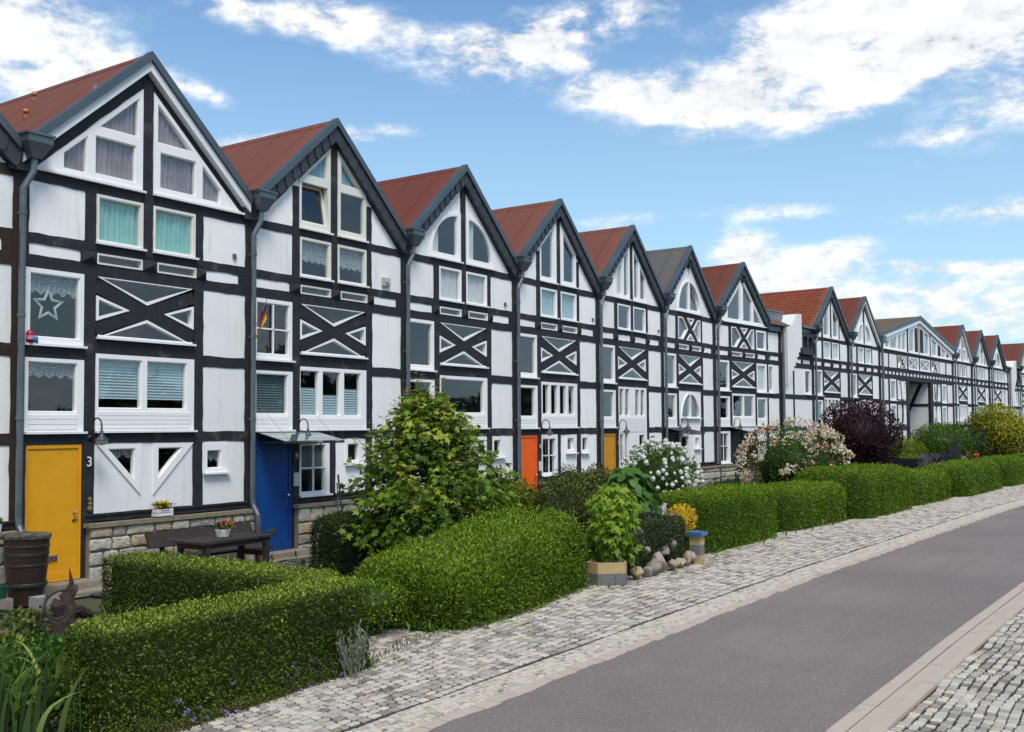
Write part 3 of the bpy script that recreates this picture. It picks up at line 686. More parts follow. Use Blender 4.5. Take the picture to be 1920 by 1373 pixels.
        k = MB(); k.box(2.17, 2.36, -.12, .05, 8.40, 8.60); k.build('ridge_bracket', TIMBER, root)
    if len(hol) == 2:
        P.ring([G[0], (AX, 6.62), (AX, G[3][1]), G[4]], [hol[0]], -.004, .10); P.ring([(AX, 6.62), G[1], G[2], (AX, G[3][1])], [hol[1]], -.004, .10)
    else: P.ring(G, hol, -.004, .10)
    # ---- extra bay of the wide houses
    if wide:
        tb(rect(W, We, 2.36, 2.55), -.018); tb(rect(W, We, 3.745, 3.95), -.018); tb(rect(W, We, 5.17, 5.37), -.018); tb(rect(W, We, 5.555, 5.725), -.018); tb(rect(W-.1, We, 6.56, 6.735), -.018)
        tb(rect(We-.16, We+.09, .98, 6.62), -.027)
        window(root, rect(3.48, 4.42, 5.725, 6.555), [rect(3.55, 4.32, 5.80, 6.48)]); window(root, rect(3.48, 4.42, 3.95, 5.165), [rect(3.56, 4.28, 4.07, 5.08)], cur='white')
        window(root, rect(3.48, 4.42, 2.55, 3.74), [rect(3.54, 4.32, 2.88, 3.68)], clad=(3.54, 4.36, 2.60, 2.84)); window(root, rect(4.60, 5.08, 3.95, 5.165), [rect(4.66, 4.98, 4.07, 5.08)])
        for z0, z1 in ((2.54, 3.76), (3.94, 5.18)):
            pl(4.58 if z0 < 3 else 5.06, We-.14, z0, z1)
        pl(4.58, We-.14, 5.72, 6.57); pl(4.58, We-.14, 1.19, 2.37)
        pl(4.86, We-.2, 5.37, 5.56)
        # low lean-to roof over the bay
        rf = MB(); rf.add([(4.45, -.15, 6.98), (We+1.0, -.15, 6.98), (We+1.0, .35, 7.20), (4.45, .35, 7.20), (4.45, -.15, 6.90), (We+1.0, -.15, 6.90)], [(0, 1, 2, 3), (4, 5, 1, 0)]); rf.build('lean_to_roof', ROOF_RED2, root)
        ld = MB(); ld.box(4.45, We+1.0, .30, .8, 7.16, 7.56); ld.box(4.40, We+1.05, .26, .82, 7.56, 7.62); ld.build('lead_parapet', LEADM, root)
        gt = MB(); gt.tube([(4.45, -.2, 6.90), (We+.9, -.2, 6.90)], .065, 10); gt.box(4.52, We+.9, -.12, .0, 6.62, 6.9); gt.build('gutter', GUTT, root)
        pp = MB(); pp.tube([(We+.06, -.19, 6.85), (We-.02, -.17, 6.5), (We-.02, -.17, 0)], .055, 10); pp.build('side_downpipe', PIPEM, root)
    P.build('plaster_wall', PLASTER, root, tint=True); F.build('timber_frame', T, root)
    # ---- dark rooms behind the panes, side and back walls
    R3 = MB(); sh = [(.02, .05), (We-.02, .05), (We-.02, 6.6), (4.55, 6.6), (AX, 8.75), (.02, 6.68)]; y1 = 1.6
    nn = len(sh); R3.add([(x, .13, z) for x, z in sh]+[(x, y1, z) for x, z in sh], [(i, i+nn, (i+1) % nn+nn, (i+1) % nn) for i in range(nn)]+[tuple(range(nn, 2*nn))])
    for z in (2.45, 3.85, 5.45, 6.62): R3.box(.03, We-.03, .135, y1-.01, z-.05, z+.03)
    for x in (1.17, 3.40): R3.box(x-.04, x+.04, .135, y1-.01, .06, 6.55)
    R3.build('rooms', INTER, root)
    bw = MB(); bw.box(-.0, We-.0, 1.62, depth-.1, 0, 6.9); bw.build('rear_walls', PLASTER, root)
    # ---- roof
    rm = roof or ROOF_RED
    r = MB(); half = 2.335+.02
    for s in (-1, 1):
        p = [(RA, RZ-.02), (RA+s*half, RZ-.02-half*SL), (RA+s*half, RZ-.14-half*SL), (RA, RZ-.14)]
        if s < 0: p = p[::-1]
        r.prism(p, -.15, depth)
    ro = r.build('roof', rm, root)
    rc = MB(); rc.prism([(RA-.12, RZ-.12), (RA, RZ+.005), (RA+.12, RZ-.12), (RA, RZ-.03)][::-1], -.10, depth-.02); rc.build('ridge_cap', rm, ro)
    fl = MB(); chev(fl, -.03, .135, -.20, -.165); chev(fl, -.032, -.012, -.198, -.03); fl.build('verge_flashing', FLASH, root)
    bd = MB()
    if band == 'slate':
        chev(bd, .12, .46, -.135, -.01)
        L = 2.30; k = 11
        for s in (-1, 1):
            for i in range(k):
                t0, t1 = i/k*L, (i+1.18)/k*L; t1 = min(t1, L+.04)
                a = RA+s*t0; c = RA+s*t1
                za, zc = RZ-t0*SL, RZ-t1*SL
                pts = [(a, za-.12), (c, zc-.12)]
                # lower edge sweeps in a curve like cut slate
                for q in range(7):
                    u = q/6; xx = c+(a-c)*u; zz = RZ-abs(xx-RA)*SL-.12-.355*(math.sin(math.pi/2*min(1, u*1.9+.0))**.6 if u > 0 else .0)
                    pts.append((xx, zz))
                if (area(pts) < 0): pts = pts[::-1]
                ya = -.150-.0; m_ = len(pts); vs = []
                for x_, z_ in pts:
                    u = (abs(x_-RA)-t0)/(t1-t0); vs.append((x_, -.139-.022*u, z_))
                vs += [(v[0], v[1]+.008, v[2]) for v in vs]
                bd.add(vs, [tuple(range(m_))]+[(j, j+m_, (j+1) % m_+m_, (j+1) % m_) for j in range(m_)])
        bd.build('slate_verge_band', SLATE, root)
    else:
        chev(bd, .12, .315, -.15, -.01); bd.build('barge_board', BARGE, root)
    sf = MB()
    if pipe: downpipe(root, zb=pipe_end, bend=ground != 'G')
    lc = MB(); lc.box(-.26, .04, -.10, .3, 6.66, 7.02); lc.build('valley_flashing', SLATE, root)
    if vents:
        for x, y, kd in vents:
            v = MB(); z = RZ-abs(x-RA)*SL
            if kd == 'clay':
                v.tube([(x, y, z-.05), (x, y, z+.05), (x-.03, y-.04, z+.09)], [.05, .05, .045], 12); v.build('roof_vent', mat('terracotta', (.42, .14, .05), .8), root)
            else:
                v.tube([(x, y, z-.1), (x, y, z+.3)], .07, 10); v.tube([(x, y, z+.3), (x, y, z+.36)], [.13, .13], 10); v.build('roof_vent', ZINC, root)
    return root
# ------------------------------------------------------------------ the row of houses
YEL = paint('yellow_door_paint', (.72, .34, .012)); BLU = paint('blue_door_paint', (.004, .055, .235)); ORA = paint('orange_door_paint', (.85, .125, .01)); GRN = paint('dark_green_paint', (.022, .04, .026)); WHT = paint('white_door_paint', (.6, .6, .58))
X0 = 4.147
hZ = house('terraced_house', 'half-timbered house cut off by the left edge of the photo, brownish beams', X0-4.67, 0, n=-1, gable='B', ground='P', curs='', timb=TIMBER_BR, lpost=True, door_m=WHT, roof=ROOF_RED2)
hA = house('terraced_house', 'half-timbered house with yellow door number 3 and peeling white barge boards', X0, 0, n=0, gable='A', band='white', roof=ROOF_RED, curs='teal', bay='A', ground='A', door_m=YEL, num='3',
           vents=[(1.85, 2.85, 'clay'), (1.05, 1.75, 'clay'), (.95, 2.45, 'clay')], bblind=['blind:.22:1', 'blind:.22:1'], w2k='lace', w1k='lace', pipe_end=1.05)
hB = house('terraced_house', 'half-timbered house with blue door number 4 under a glass canopy', X0+4.67, 0, n=1, gable='B', roof=ROOF_RED, curs='lace', bay='B', ground='B', door_m=BLU, num='4', bblind=['blind:0:.62', 'blind:0:.48', 'blind:0:.62'], w1k='blind:0:1:dark')
hC = house('terraced_house', 'half-timbered house with two quarter-round gable windows behind the maple', X0+2*4.67, 0, n=2, gable='C', roof=ROOF_RED2, curs='white', bay='C', ground='C', door_m=WHT)
hD = house('terraced_house', 'half-timbered house with orange door number 6', X0+3*4.67, 0, n=3, gable='D', roof=ROOF_RED, curs='blind', bay='D', ground='D', door_m=ORA, num='6')
hE = house('terraced_house', 'half-timbered house with ochre door number 7 and four-pane gable', X0+4*4.67, 0, n=4, gable='E', roof=ROOF_RED, curs='', slits=False, bay='E', ground='E', door_m=paint('ochre_door_paint', (.60, .27, .012)), num='7')
hF = house('terraced_house', 'half-timbered house with the grey roof and one round-arched gable window', X0+5*4.67, 0, n=5, gable='F', roof=ROOF_GREY, attic='x', bay='F', ground='F', vents=[(2.25, 3.6, 'm')])
hG = house('terraced_house', 'half-timbered house with dark green door and large white triangular gable window', 32.30, 0, .1035, n=6, gable='G', roof=ROOF_RED2, attic='x', bay='G', ground='G', door_m=GRN, wide=1.13, vents=[(2.2, 3.6, 'm')])
canopy(hB, .10, 1.72, True, True); canopy(hF, .08, 1.62, False); canopy(hG, 1.05, 2.75, True)
O2 = Vector((38.04, -.61)); H2 = .0736
def s2(x, y=0): return (O2.x+x*math.cos(H2)+y*math.sin(H2), O2.y-x*math.sin(H2)+y*math.cos(H2))
hH = house('terraced_house', 'half-timbered house with rust-red scale-shingled roof behind the purple plum bush', *s2(3.80), H2, n=7, gable='D', roof=ROOF_TILE, slits=False, bay='D', ground='P', lpost=True, curs='white', depth=13)
hI = house('terraced_house', 'half-timbered house with white barge boards next to the gatehouse', *s2(8.55), H2, n=8, gable='I', band='white', roof=ROOF_RED2, slits=False, bay='A', ground='P', lpost=True, curs='white')
hJ = house('terraced_house', 'half-timbered house with white barge boards just beyond the gatehouse', *s2(28.0), H2, n=9, gable='A', band='white', roof=ROOF_RED2, slits=False, bay='D', ground='P', lpost=True, curs='', vents=[(2.2, 3.6, 'm')])
hK = house('terraced_house', 'second half-timbered house beyond the gatehouse, slate band under its roof edge', *s2(33.0), H2, n=10, gable='G', roof=ROOF_RED2, slits=False, bay='D', ground='P', lpost=True, curs='', vents=[(2.2, 3.6, 'm')])
hL = house('terraced_house', 'third half-timbered house beyond the gatehouse, wider than its neighbours', *s2(38.0), H2, n=11, gable='F', roof=ROOF_RED2, slits=False, bay='A', ground='P', lpost=True, curs='', wide=1.13, vents=[(2.2, 3.6, 'm')])
hM = house('terraced_house', 'last half-timbered house at the right edge of the photo', *s2(47.6), H2, n=12, gable='D', roof=ROOF_RED2, slits=False, bay='D', ground='P', lpost=True, curs='', depth=13, vents=[(2.2, 3.6, 'm')])

def link(ox, label):
    """narrow recessed bay with corbelled white fire wall and a dark dormer box"""
    r = empty('link_building', (*s2(ox), 0), -H2, label=label, cat='building')
    P = MB(); F = MB()
    def pl(a, b, c, d): P.prism(wob(rect(a, b, c, d), .004, .4, rc=.03), -.003, .1)
    for a, b, c, d in ((.1, 1.28, 3.94, 5.16), (.1, 1.28, 2.5, 3.76), (.1, 1.28, 1.1, 2.38), (1.42, 3.5, 2.5, 3.76), (1.42, 3.5, 1.1, 2.38)): pl(a, b, c, d)
    w = rect(2.55, 3.3, 3.97, 5.12); P.ring(rect(1.42, 3.5, 3.94, 5.16), [w], -.003, .1); window(r, w, [inset(w, .08)])
    for i in range(3): pl(.35+i*1.05, 1.2+i*1.05, 5.36, 5.56)
    for z0, z1 in ((2.36, 2.55), (3.745, 3.95), (5.15, 5.37), (5.55, 5.75)): F.prism(wob(rect(.0, 3.6, z0, z1)), -.02, .12)
    for x0, x1 in ((-.05, .12), (1.28, 1.42), (3.48, 3.66)): F.prism(wob(rect(x0, x1, .9, 5.6)), -.024, .12)
    for i in range(4): F.prism(rect(.12+i*1.05, .36+i*1.05, 5.3, 5.6), -.017, .12)
    F.build('timber_frame', TIMBER, r)
    rooms = MB(); rooms.box(.05, 3.6, 1.0, 9, 0, 7.0); rooms.box(.05, 3.6, .13, 1.0, 5.1, 5.75); P.build('plaster_wall', PLASTER, r); rooms.build('rear_walls', PLASTER, r)
    fw = MB(); st = [(.10, 4.35), (.22, 4.35)]
    x, z = .22, 4.35
    for i in range(8): z2 = z+.235; x2 = x+.185; st += [(x, z2-.05), (x2, z2-.05)] if i else [(x, z2), (x2, z2)]; x, z = x2, z2-.02
    st += [(1.72, z), (1.72, 7.55), (1.10, 7.50), (.62, 6.95), (.10, 6.85)]
    fw.prism(st, -.28, .5); fw.build('fire_wall', PLASTER, r)
    dm = MB(); dm.ring(rect(2.12, 3.62, 5.86, 6.76), [rect(2.3, 2.75, 6.08, 6.6), rect(2.92, 3.4, 6.08, 6.6)], -.12, .9); dm.box(2.12, 3.62, .5, .9, 5.86, 6.76); dm.box(2.1, 3.64, -.2, .9, 5.78, 5.86); d = dm.build('dormer', mat('dark_cladding', (.03, .032, .036), .6), r)
    g = MB(); g.box(2.3, 2.75, .02, .03, 6.08, 6.6); g.box(2.92, 3.4, .02, .03, 6.08, 6.6); g.build('pane', GLASS, d)
    rf = MB(); rf.box(2.0, 3.7, -.25, 3, 6.98, 7.1); rf.box(2.05, 3.7, -.05, 1.0, 6.8, 6.98); rf.build('flat_roof', LEADM, r)
    rb = MB(); rubble(r, .1, 3.6)
    return r
link(.1, 'narrow recessed bay with stepped white fire wall left of the scale-shingled roof')
link(43.95, 'narrow recessed bay with stepped white fire wall at the far right end')

def gatehouse():
    r = empty('gatehouse', (*s2(13.25), 0), -H2, label='wide gatehouse with shallow brown roof, long band of windows and dark passage', cat='building')
    P = MB(); F = MB(); DK = MB(); c = 7.15
    def top(x): return 9.0-.2*abs(x-c)
    def pl(a, b, z0, z1): P.prism(wob(rect(a, b, z0, z1), .004, .4, rc=.03), -.003, .1)
    def tb(p, y=-.022): F.prism(wob(p, .006, .3), y+random.uniform(-.002, .002), .13)
    up = [(.95, 1.7), (1.8, 3.0), (3.2, 3.85), (3.95, 4.62), (5.3, 6.2), (6.35, 7.05), (7.38, 8.15), (8.3, 9.25), (9.85, 10.9), (11.15, 11.85), (12.0, 12.95), (13.1, 14.0)]
    for k, grp in enumerate(((0, 4, .5, 4.8), (4, 6, 5.16, 7.12), (6, 8, 7.30, 9.42), (8, 12, 9.68, 14.55))):
        a, b, xa, xb = grp; hs = []
        for i in range(a, b):
            x0, x1 = up[i]; t0, t1 = min(8.32, top(x0)-.62), min(8.32, top(x1)-.62); hs.append([(x0, 6.84), (x1, 6.84), (x1, t1), (x0, t0)])
        ou = [(xa, 6.72), (xb, 6.72), (xb, top(xb)-.42), (xa, top(xa)-.42)]
        dark = [i-a for i in (5, 6, 9) if a <= i < b]
        w = window(r, ou, [h for j, h in enumerate(hs)], sw=.025)
        for j in dark:
            p = hs[j]; s = MB(); s.prism(inset(p, .0), -.02, .02); s.build('dark_opening', mat('dark_opening', (.025, .018, .016), .7), w)  # flat dark sheet painted as the shade inside open panes
    for x0, x1 in ((4.8, 5.16), (7.10, 7.32), (9.40, 9.70)): tb([(x0, 6.6), (x1, 6.6), (x1, top(x1)-.40), (x0, top(x0)-.40)])
    for z0, z1 in ((6.50, 6.735), (5.53, 5.75), (5.09, 5.36)): tb(rect(-.1, 14.85, z0, z1), -.019)
    def tbx(a, b, n=1):
        F.prism(bar(a, 6.5, b, 5.72, .14), -.017, .1); F.prism(bar(b, 6.5, a, 5.72, .14), -.0155, .1)
    cols = [(.12, 1.45, 'p'), (1.6, 2.98, 'p'), (3.12, 4.78, 'x'), (5.12, 7.08, 'w'), (7.36, 9.42, 'w'), (9.72, 11.4, 'x'), (11.55, 12.9, 'p'), (13.1, 14.4, 'p')]
    for a, b, k in cols:
        if k == 'p': pl(a, b, 5.74, 6.51)
        elif k == 'w': window(r, rect(a, b, 5.75, 6.49), [rect(a+.09, b-.09, 5.84, 6.42)], bars=[(a+.09, 5.84, b-.09, 6.42, .04), (a+.09, 6.42, b-.09, 5.84, .04)], sash=False)
        else:
            m = (a+b)/2; hw = (b-a)/2
            for p in ([(a, 5.76), (a+.3*hw, 5.76), (m-.22*hw, 6.12), (a+.3*hw, 6.48), (a, 6.48)], [(b, 5.76), (b-.3*hw, 5.76), (m+.22*hw, 6.12), (b-.3*hw, 6.48), (b, 6.48)], [(m-.5*hw, 6.48), (m+.5*hw, 6.48), (m, 6.25)], [(m-.5*hw, 5.76), (m+.5*hw, 5.76), (m, 5.98)]):
                window(r, p, [inset(p, .045)], sash=False, sill=False)
            tbx(a+.4*hw, b-.4*hw)
    xs = [0]+[v for a, b, _ in cols for v in (a, b)]+[14.6]
    for i in range(0, len(xs), 2): tb(rect(xs[i], xs[i+1], 5.6, 6.6), -.024)
    n = 22; w = 14.4/n
    for i in range(n):
        pl(.2+i*w, .2+i*w+w*.66, 5.35, 5.54); tb(rect(.2+i*w+w*.64, .2+(i+1)*w+.02, 5.3, 5.6), -.017)
    for s, m in ((0, lambda x: x), (1, lambda x: 14.6-x)):
        def R(a, b, z0, z1): a, b = sorted((m(a), m(b))); return rect(a, b, z0, z1)
        for z0, z1 in ((3.9, 5.10), (2.5, 3.72), (1.2, 2.3)):
            q = R(.15, 1.40, z0, z1); P.prism(q, -.003, .1)
            q = R(1.62, 2.70, z0, z1)
            if z0 > 2: window(r, q, [inset(q, .12)])
            else: P.prism(q, -.003, .1)
            f = (z0-3.1)/2
            q = [(m(2.95), z0), (m(4.6), z0), (m(4.6), z1), (m(2.95), z1)]
            P.prism(q, .02, .1)
            if z0 > 2:
                t = [(m(3.05), z0+.1), (m(3.05), z1-.08), (m(3.45), z1-.08), (m(3.62), z0+.1)]; window(r, t, [inset(t, .07)], sash=False, sill=False)
                t = [(m(4.45), z0+.1), (m(4.45), z1-.08), (m(4.1), z1-.08), (m(3.95), z0+.1)]; window(r, t, [inset(t, .07)], sash=False, sill=False)
        for z0, z1 in ((3.70, 3.92), (2.28, 2.52)): tb(R(-.05, 4.8, z0, z1), -.019)
        for a, b in ((-.06, .16), (1.39, 1.63), (2.69, 2.96), (4.6, 5.15)): tb(R(a, b, .0, 5.15), -.026)
        F.prism(bar(m(3.55), 5.1, m(4.1), 2.5, .17), -.018, .1); F.prism(bar(m(4.2), 5.1, m(3.6), 1.2, .15), -.0155, .1)
        F.prism(rect(*sorted((m(2.9), m(4.65))), 1.0, 1.2), -.02, .1)
    P.build('plaster_wall', PLASTER, r); 
    # passage side walls with K braces, ceiling and back
    for xx, sg in ((5.17, 1), (9.44, -1)):
        pw = MB(); pw.box(min(xx, xx-sg*.1), max(xx, xx-sg*.1), .14, 8, 0, 5.08); pw.build('passage_wall', PLASTER, r)
        e = xx+sg*.012
        def kb(y0, z0, y1, z1, w_):
            q = bar(y0, z0, y1, z1, w_); s = MB(); s.prism(q, -.012, .012); F.add([(xx+sg*(.002+.02*(v[1] > 0)), v[0], v[2]) for v in s.v], s.f)
        for off in (0, 2.6, 5.2):
            kb(.55+off, 5.05, 1.75+off, 2.45, .2); kb(1.75+off, 2.45, .9+off, .0, .2); kb(.1+off, 3.75, 1.2+off, 3.75, .17); kb(1.3+off, 4.0, 2.6+off, 4.0, .17); kb(2.6+off, 0, 2.6+off, 5.05, .2)
    F.build('timber_frame', TIMBER, r)
    cl = MB(); cl.box(.1, 14.5, .14, 8, 5.09, 5.2); cl.box(5.2, 9.4, 7.9, 8, 0, 5.1); cl.build('passage_ceiling', mat('dark_boards', (.05, .045, .04), .8), r)
    rm = MB()
    for a, b in ((.1, 5.05), (9.55, 14.5)): rm.box(a, b, 1.2, 8, 0, 5.09)
    rm.box(.1, 14.5, 1.4, 8, 5.2, 7.0); rm.box(.1, 14.5, .14, 1.4, 6.6, 6.68); rm.prism([(.4, 6.7), (13.9, 6.7), (c, 8.3)], 1.4, 8); rm.build('rooms', INTER, r)
    ro = MB()
    for s in (-1, 1):
        p = [(c, 9.0), (c+s*7.5, 7.5), (c+s*7.5, 7.36), (c, 8.86)]; ro.prism(p[::-1] if s < 0 else p, -.15, 9)
    rr = ro.build('roof', ROOF_BROWN, r)
    v = MB(); v.tube([(c-3, 4, 8.2), (c-3, 4, 9.0)], .09, 10); v.tube([(c-3, 4, 8.95), (c-3, 4, 9.03)], .16, 10); v.build('roof_vent', ZINC, rr)
    fl = MB(); chev(fl, -.03, .2, -.2, -.16, half=7.5, c=c, rz=9.0, sl=.2); fl.build('verge_flashing', FLASH, r)
    bd = MB(); chev(bd, .15, .40, -.15, -.01, half=7.45, c=c, rz=9.0, sl=.2); bd.build('barge_board', PVC, r)
    up = MB(); up.prism([(.5, 8.0), (c, 8.6), (c, 8.55)], 0, .1) if False else None
    tw = MB()
    for k, (xa, xb) in enumerate(((5.16, 7.10), (7.32, 9.40))):
        tw.prism([(xa, top(xa)-.44), (xb, top(xb)-.44), (xb, top(xb)-.38), (xa, top(xa)-.38)], -.01, .1)
    tw.build('plaster_wall', PLASTER, r)
    d = MB(); d.tube([(.0, -.2, 7.3), (-.02, -.18, 6.9), (-.02, -.18, 0)], .06, 10); d.box(-.2, .2, -.35, -.08, 6.95, 7.35); d.build('downpipe', PIPEM, r)
gatehouse()

# small fittings on single houses
def fit(par, name, x, z, kind):
    b = MB()
    if kind == 'gasbox':
        b.box(x, x+.22, -.09, -.004, z, z+.19); b.tube([(x+.10, -.09, z+.10), (x+.10, -.13, z+.10)], .045, 12); b.box(x+.22, x+.27, -.06, -.004, z+.03, z+.08)
        b.build(name, mat('beige_plastic', (.42, .42, .38), .6), par)
    elif kind == 'hook':
        b.box(x-.03, x+.03, -.05, -.004, z-.04, z+.05); b.tube([(x, -.05, z), (x, -.09, z-.02), (x, -.1, z-.07), (x, -.07, z-.09)], .008, 6); b.build(name, ZINC, par)
    elif kind == 'bell':
        b.box(x, x+.14, -.05, -.0265, z, z+.27); b.box(x+.015, x+.125, -.053, -.05, z+.14, z+.25); b.box(x+.02, x+.06, -.055, -.05, z+.02, z+.11); b.box(x+.075, x+.12, -.055, -.05, z+.02, z+.11); b.build(name, mat('pale_grey_panel', (.62, .63, .63), .35), par)
    elif kind == 'stone':
        for (dx, dz, r, t) in ((0, .145, .036, 1), (0.006, .07, .04, 1), (.0, -.01, .045, 1)):
            b.lathe([(0, -r*1.3), (r*.8, -r*.7), (r, 0), (r*.7, r*.8), (0, r*1.3)], x+dx, -.05, z+dz, 9)
        b.build(name, mat('shell_decoration', (.16, .11, .06), .7), par)
fit(hB, 'meter_box', 3.83, 5.82, 'gasbox'); fit(hA, 'wall_hook', 4.22, 5.90, 'hook'); fit(hC, 'wall_hook', 4.15, 5.88, 'hook'); fit(hD, 'wall_hook', 4.3, 5.88, 'hook'); fit(hE, 'wall_hook', 4.3, 5.88, 'hook')
fit(hB, 'bell_panel', 1.11, 1.42, 'bell'); fit(hD, 'bell_panel', 1.11, 1.35, 'bell'); fit(hA, 'shell_ornament', 1.19, 1.30, 'stone')

# things on the houses that can be lifted off
fl = empty('flag', (X0+4.67-.24, -.30, 4.44), label='small German flag in black, red and gold on the drainpipe beside the blue-door house', cat='flag')
fl.scale = (1.4, 1.2, 1.3)
p = MB(); p.tube([(-.02, 0, -.08), (.14, -.16, .50)], .006, 6); p.build('flag_pole', CHROME, fl)
for i, c in enumerate(((.012, .012, .012), (.55, .01, .012), (.75, .48, .01))):
    b = MB(); vs = []
    for j in range(9):
        t = j/8
        for k in range(2):
            q = (i+k)/3; base = Vector((.13, -.15, .44)).lerp(Vector((.03, -.04, .06)), q*.55); d = Vector((-.16, -.03, -.36))
            vs.append(tuple(base+d*t+Vector((.02*math.sin(t*7+q*2), .03*math.sin(t*5+q*3), 0))+Vector((.10*q*(1-t*.6), 0, -.02*q))))
    b.add(vs, [(2*j, 2*j+1, 2*j+3, 2*j+2) for j in range(8)]); b.build('stripe', mat('flag_stripe_%d' % i, c, .8), fl)
def star():
    b = MB(); pts = []
    for i in range(11):
        r = .27 if i % 2 == 0 else .125; a = math.pi/2+i*math.pi/5; pts.append((r*math.cos(a), 0, r*math.sin(a)))
    b.tube(pts, .014, 6); pts2 = [(x*.82, .0, z*.82) for x, _, z in pts]; b.tube(pts2, .012, 6)
    o = b.build('star_ornament', mat('silver_wire', (.6, .62, .62), .6)); o.location = (X0+.50, .09, 4.60)
    tag(o, 'silver star hanging in the window above the yellow door', 'ornament')
star()
for nm, x, c, h, r, lab in (('bottle', .10, (.45, .01, .04), .2, .055, 'red plastic bottle on the sill beside the left drainpipe'), ('tin_can', .20, (.02, .25, .42), .12, .035, 'small blue can on the sill below the star window')):
    b = MB(); b.lathe([(0, 0), (r, 0), (r, h*.7), (r*.85, h*.85), (r*.5, h*.9), (r*.5, h), (0, h)], 0, 0, 0, 14); b2 = b.build(nm, mat(nm+'_plastic', c, .4), None, smooth=True)
    b2.location = (X0+x, -.075, 3.966); tag(b2, lab, nm.replace('_', ' '))
    if nm == 'bottle':
        k = MB(); k.lathe([(r*1.02, .05), (r*1.02, .11)], 0, 0, 0, 14); k.build('paper_label', mat('pink_label', (.6, .25, .4), .5), b2)
# ------------------------------------------------------------------ ground, road and pavements
rng = np.random.default_rng(5)
def lerp_curve(pts):
    xs = np.array([p[0] for p in pts], float); ys = np.array([p[1] for p in pts], float)
    return lambda x: np.interp(x, xs, ys)
cD = lerp_curve([(-40, -8.9), (2, -9.05), (8.5, -9.13), (13.5, -9.26), (17, -9.43), (21.5, -9.66), (28, -9.98), (32, -10.28), (45, -11.35), (90, -15.3), (160, -22)])
def cS(x): return cD(x)-np.interp(x, [-40, 14, 30, 90], [.40, .46, .50, .5])
def cA(x): return cS(x)-.17
def cR(x): return cA(x)-np.interp(x, [-40, 4, 14, 90], [2.70, 2.79, 2.93, 3.1])
def cR2(x): return cR(x)-.34
def cR3(x): return cR2(x)-.12
cP = lerp_curve([(-40, -7.9), (0, -7.9), (3.6, -7.7), (5, -7.35), (9.5, -7.1), (14, -7.2), (19, -7.15), (24, -7.75), (28, -8.0), (33, -8.5), (40, -9.0), (60, -10.9), (90, -13.6), (160, -20)])
def strip(name, f0, f1, z, m, x0=-40, x1=160, step=1.0, kind='structure', jag=0, h=None):
    xs = np.arange(x0, x1+.01, step); a = f0(xs); b = f1(xs)
    if jag: b = b+rng.uniform(-jag, jag, len(xs))
    v = [(x, y, z) for x, y in zip(xs, a)]+[(x, y, z) for x, y in zip(xs, b)]; n = len(xs)
    f = [(i+n, i+n+1, i+1, i) for i in range(n-1)]
    if h:
        v += [(x, y, z-h) for x, y in zip(xs, a)]+[(x, y, z-h) for x, y in zip(xs, b)]
        f += [(i, i+1, i+1+2*n, i+2*n) for i in range(n-1)]+[(i+3*n, i+3*n+1, i+n+1, i+n) for i in range(n-1)]
    b_ = MB(); b_.v = v; b_.f = f; b_.t = [.5]*len(v); o = b_.build(name, m); tag(o, kind=kind); return o

def ground_mat():
    M = mat('garden_soil', (.07, .052, .035), .95, noise=(2.5, .35), bump=(12, .8, .03), stain=((.045, .07, .02), (.9, .9, .9), .42, .6)); return M
def asphalt_mat():
    M = bpy.data.materials.new('asphalt'); M.use_nodes = True; nt = M.node_tree; N = nt.nodes; L = nt.links; b = N['Principled BSDF']; b.inputs['Roughness'].default_value = .88; b.inputs['Specular IOR Level'].default_value = .25
    tc = N.new('ShaderNodeTexCoord')
    def nz(s, d=6, r=.6, sc=None):
        n = N.new('ShaderNodeTexNoise'); n.inputs['Scale'].default_value = s; n.inputs['Detail'].default_value = d; n.inputs['Roughness'].default_value = r
        if sc:
            mp = N.new('ShaderNodeMapping'); mp.inputs['Scale'].default_value = sc; L.new(tc.outputs['Object'], mp.inputs[0]); L.new(mp.outputs[0], n.inputs[0])
        else: L.new(tc.outputs['Object'], n.inputs[0])
        return n.outputs['Fac']
    def ramp(v, a0, a1, c0, c1):
        r = N.new('ShaderNodeMapRange'); L.new(v, r.inputs[0]); r.inputs[1].default_value = a0; r.inputs[2].default_value = a1
        x = N.new('ShaderNodeMix'); x.data_type = 'RGBA'; L.new(r.outputs[0], x.inputs[0])
        for i, c in ((6, c0), (7, c1)):
            if isinstance(c, tuple): x.inputs[i].default_value = (*c, 1)
            else: L.new(c, x.inputs[i])
        return x.outputs[2]
    c = ramp(nz(.35, 5), .35, .65, (.175, .149, .133), (.235, .201, .180))
    c2 = ramp(nz(1, 4, .6, (.25, 3.2, 1)), .45, .75, c, (.185, .157, .138))
    vo = N.new('ShaderNodeTexVoronoi'); vo.inputs['Scale'].default_value = 75; L.new(tc.outputs['Object'], vo.inputs[0])
    s = N.new('ShaderNodeSeparateColor'); L.new(vo.outputs['Color'], s.inputs[0])
    c3 = ramp(s.outputs[0], .90, 1.0, c2, (.31, .285, .265)); c4 = ramp(s.outputs[1], .75, 1.0, c3, (.13, .115, .10))
    c5 = ramp(nz(55, 3, .7), .62, .74, c4, (.30, .28, .265))
    c6 = ramp(nz(3.1, 2, .4), .80, .815, c5, (.55, .55, .53))
    L.new(c6, b.inputs['Base Color'])
    bp = N.new('ShaderNodeBump'); bp.inputs['Strength'].default_value = .5; bp.inputs['Distance'].default_value = .006; L.new(vo.outputs['Distance'], bp.inputs['Height']); L.new(bp.outputs[0], b.inputs['Normal'])
    return M
gm = ground_mat()
g = MB(); g.add([(-700, -700, -.03), (900, -700, -.03), (900, 900, -.03), (-700, 900, -.03)], [(0, 1, 2, 3)]); tag(g.build('ground', gm), kind='structure')
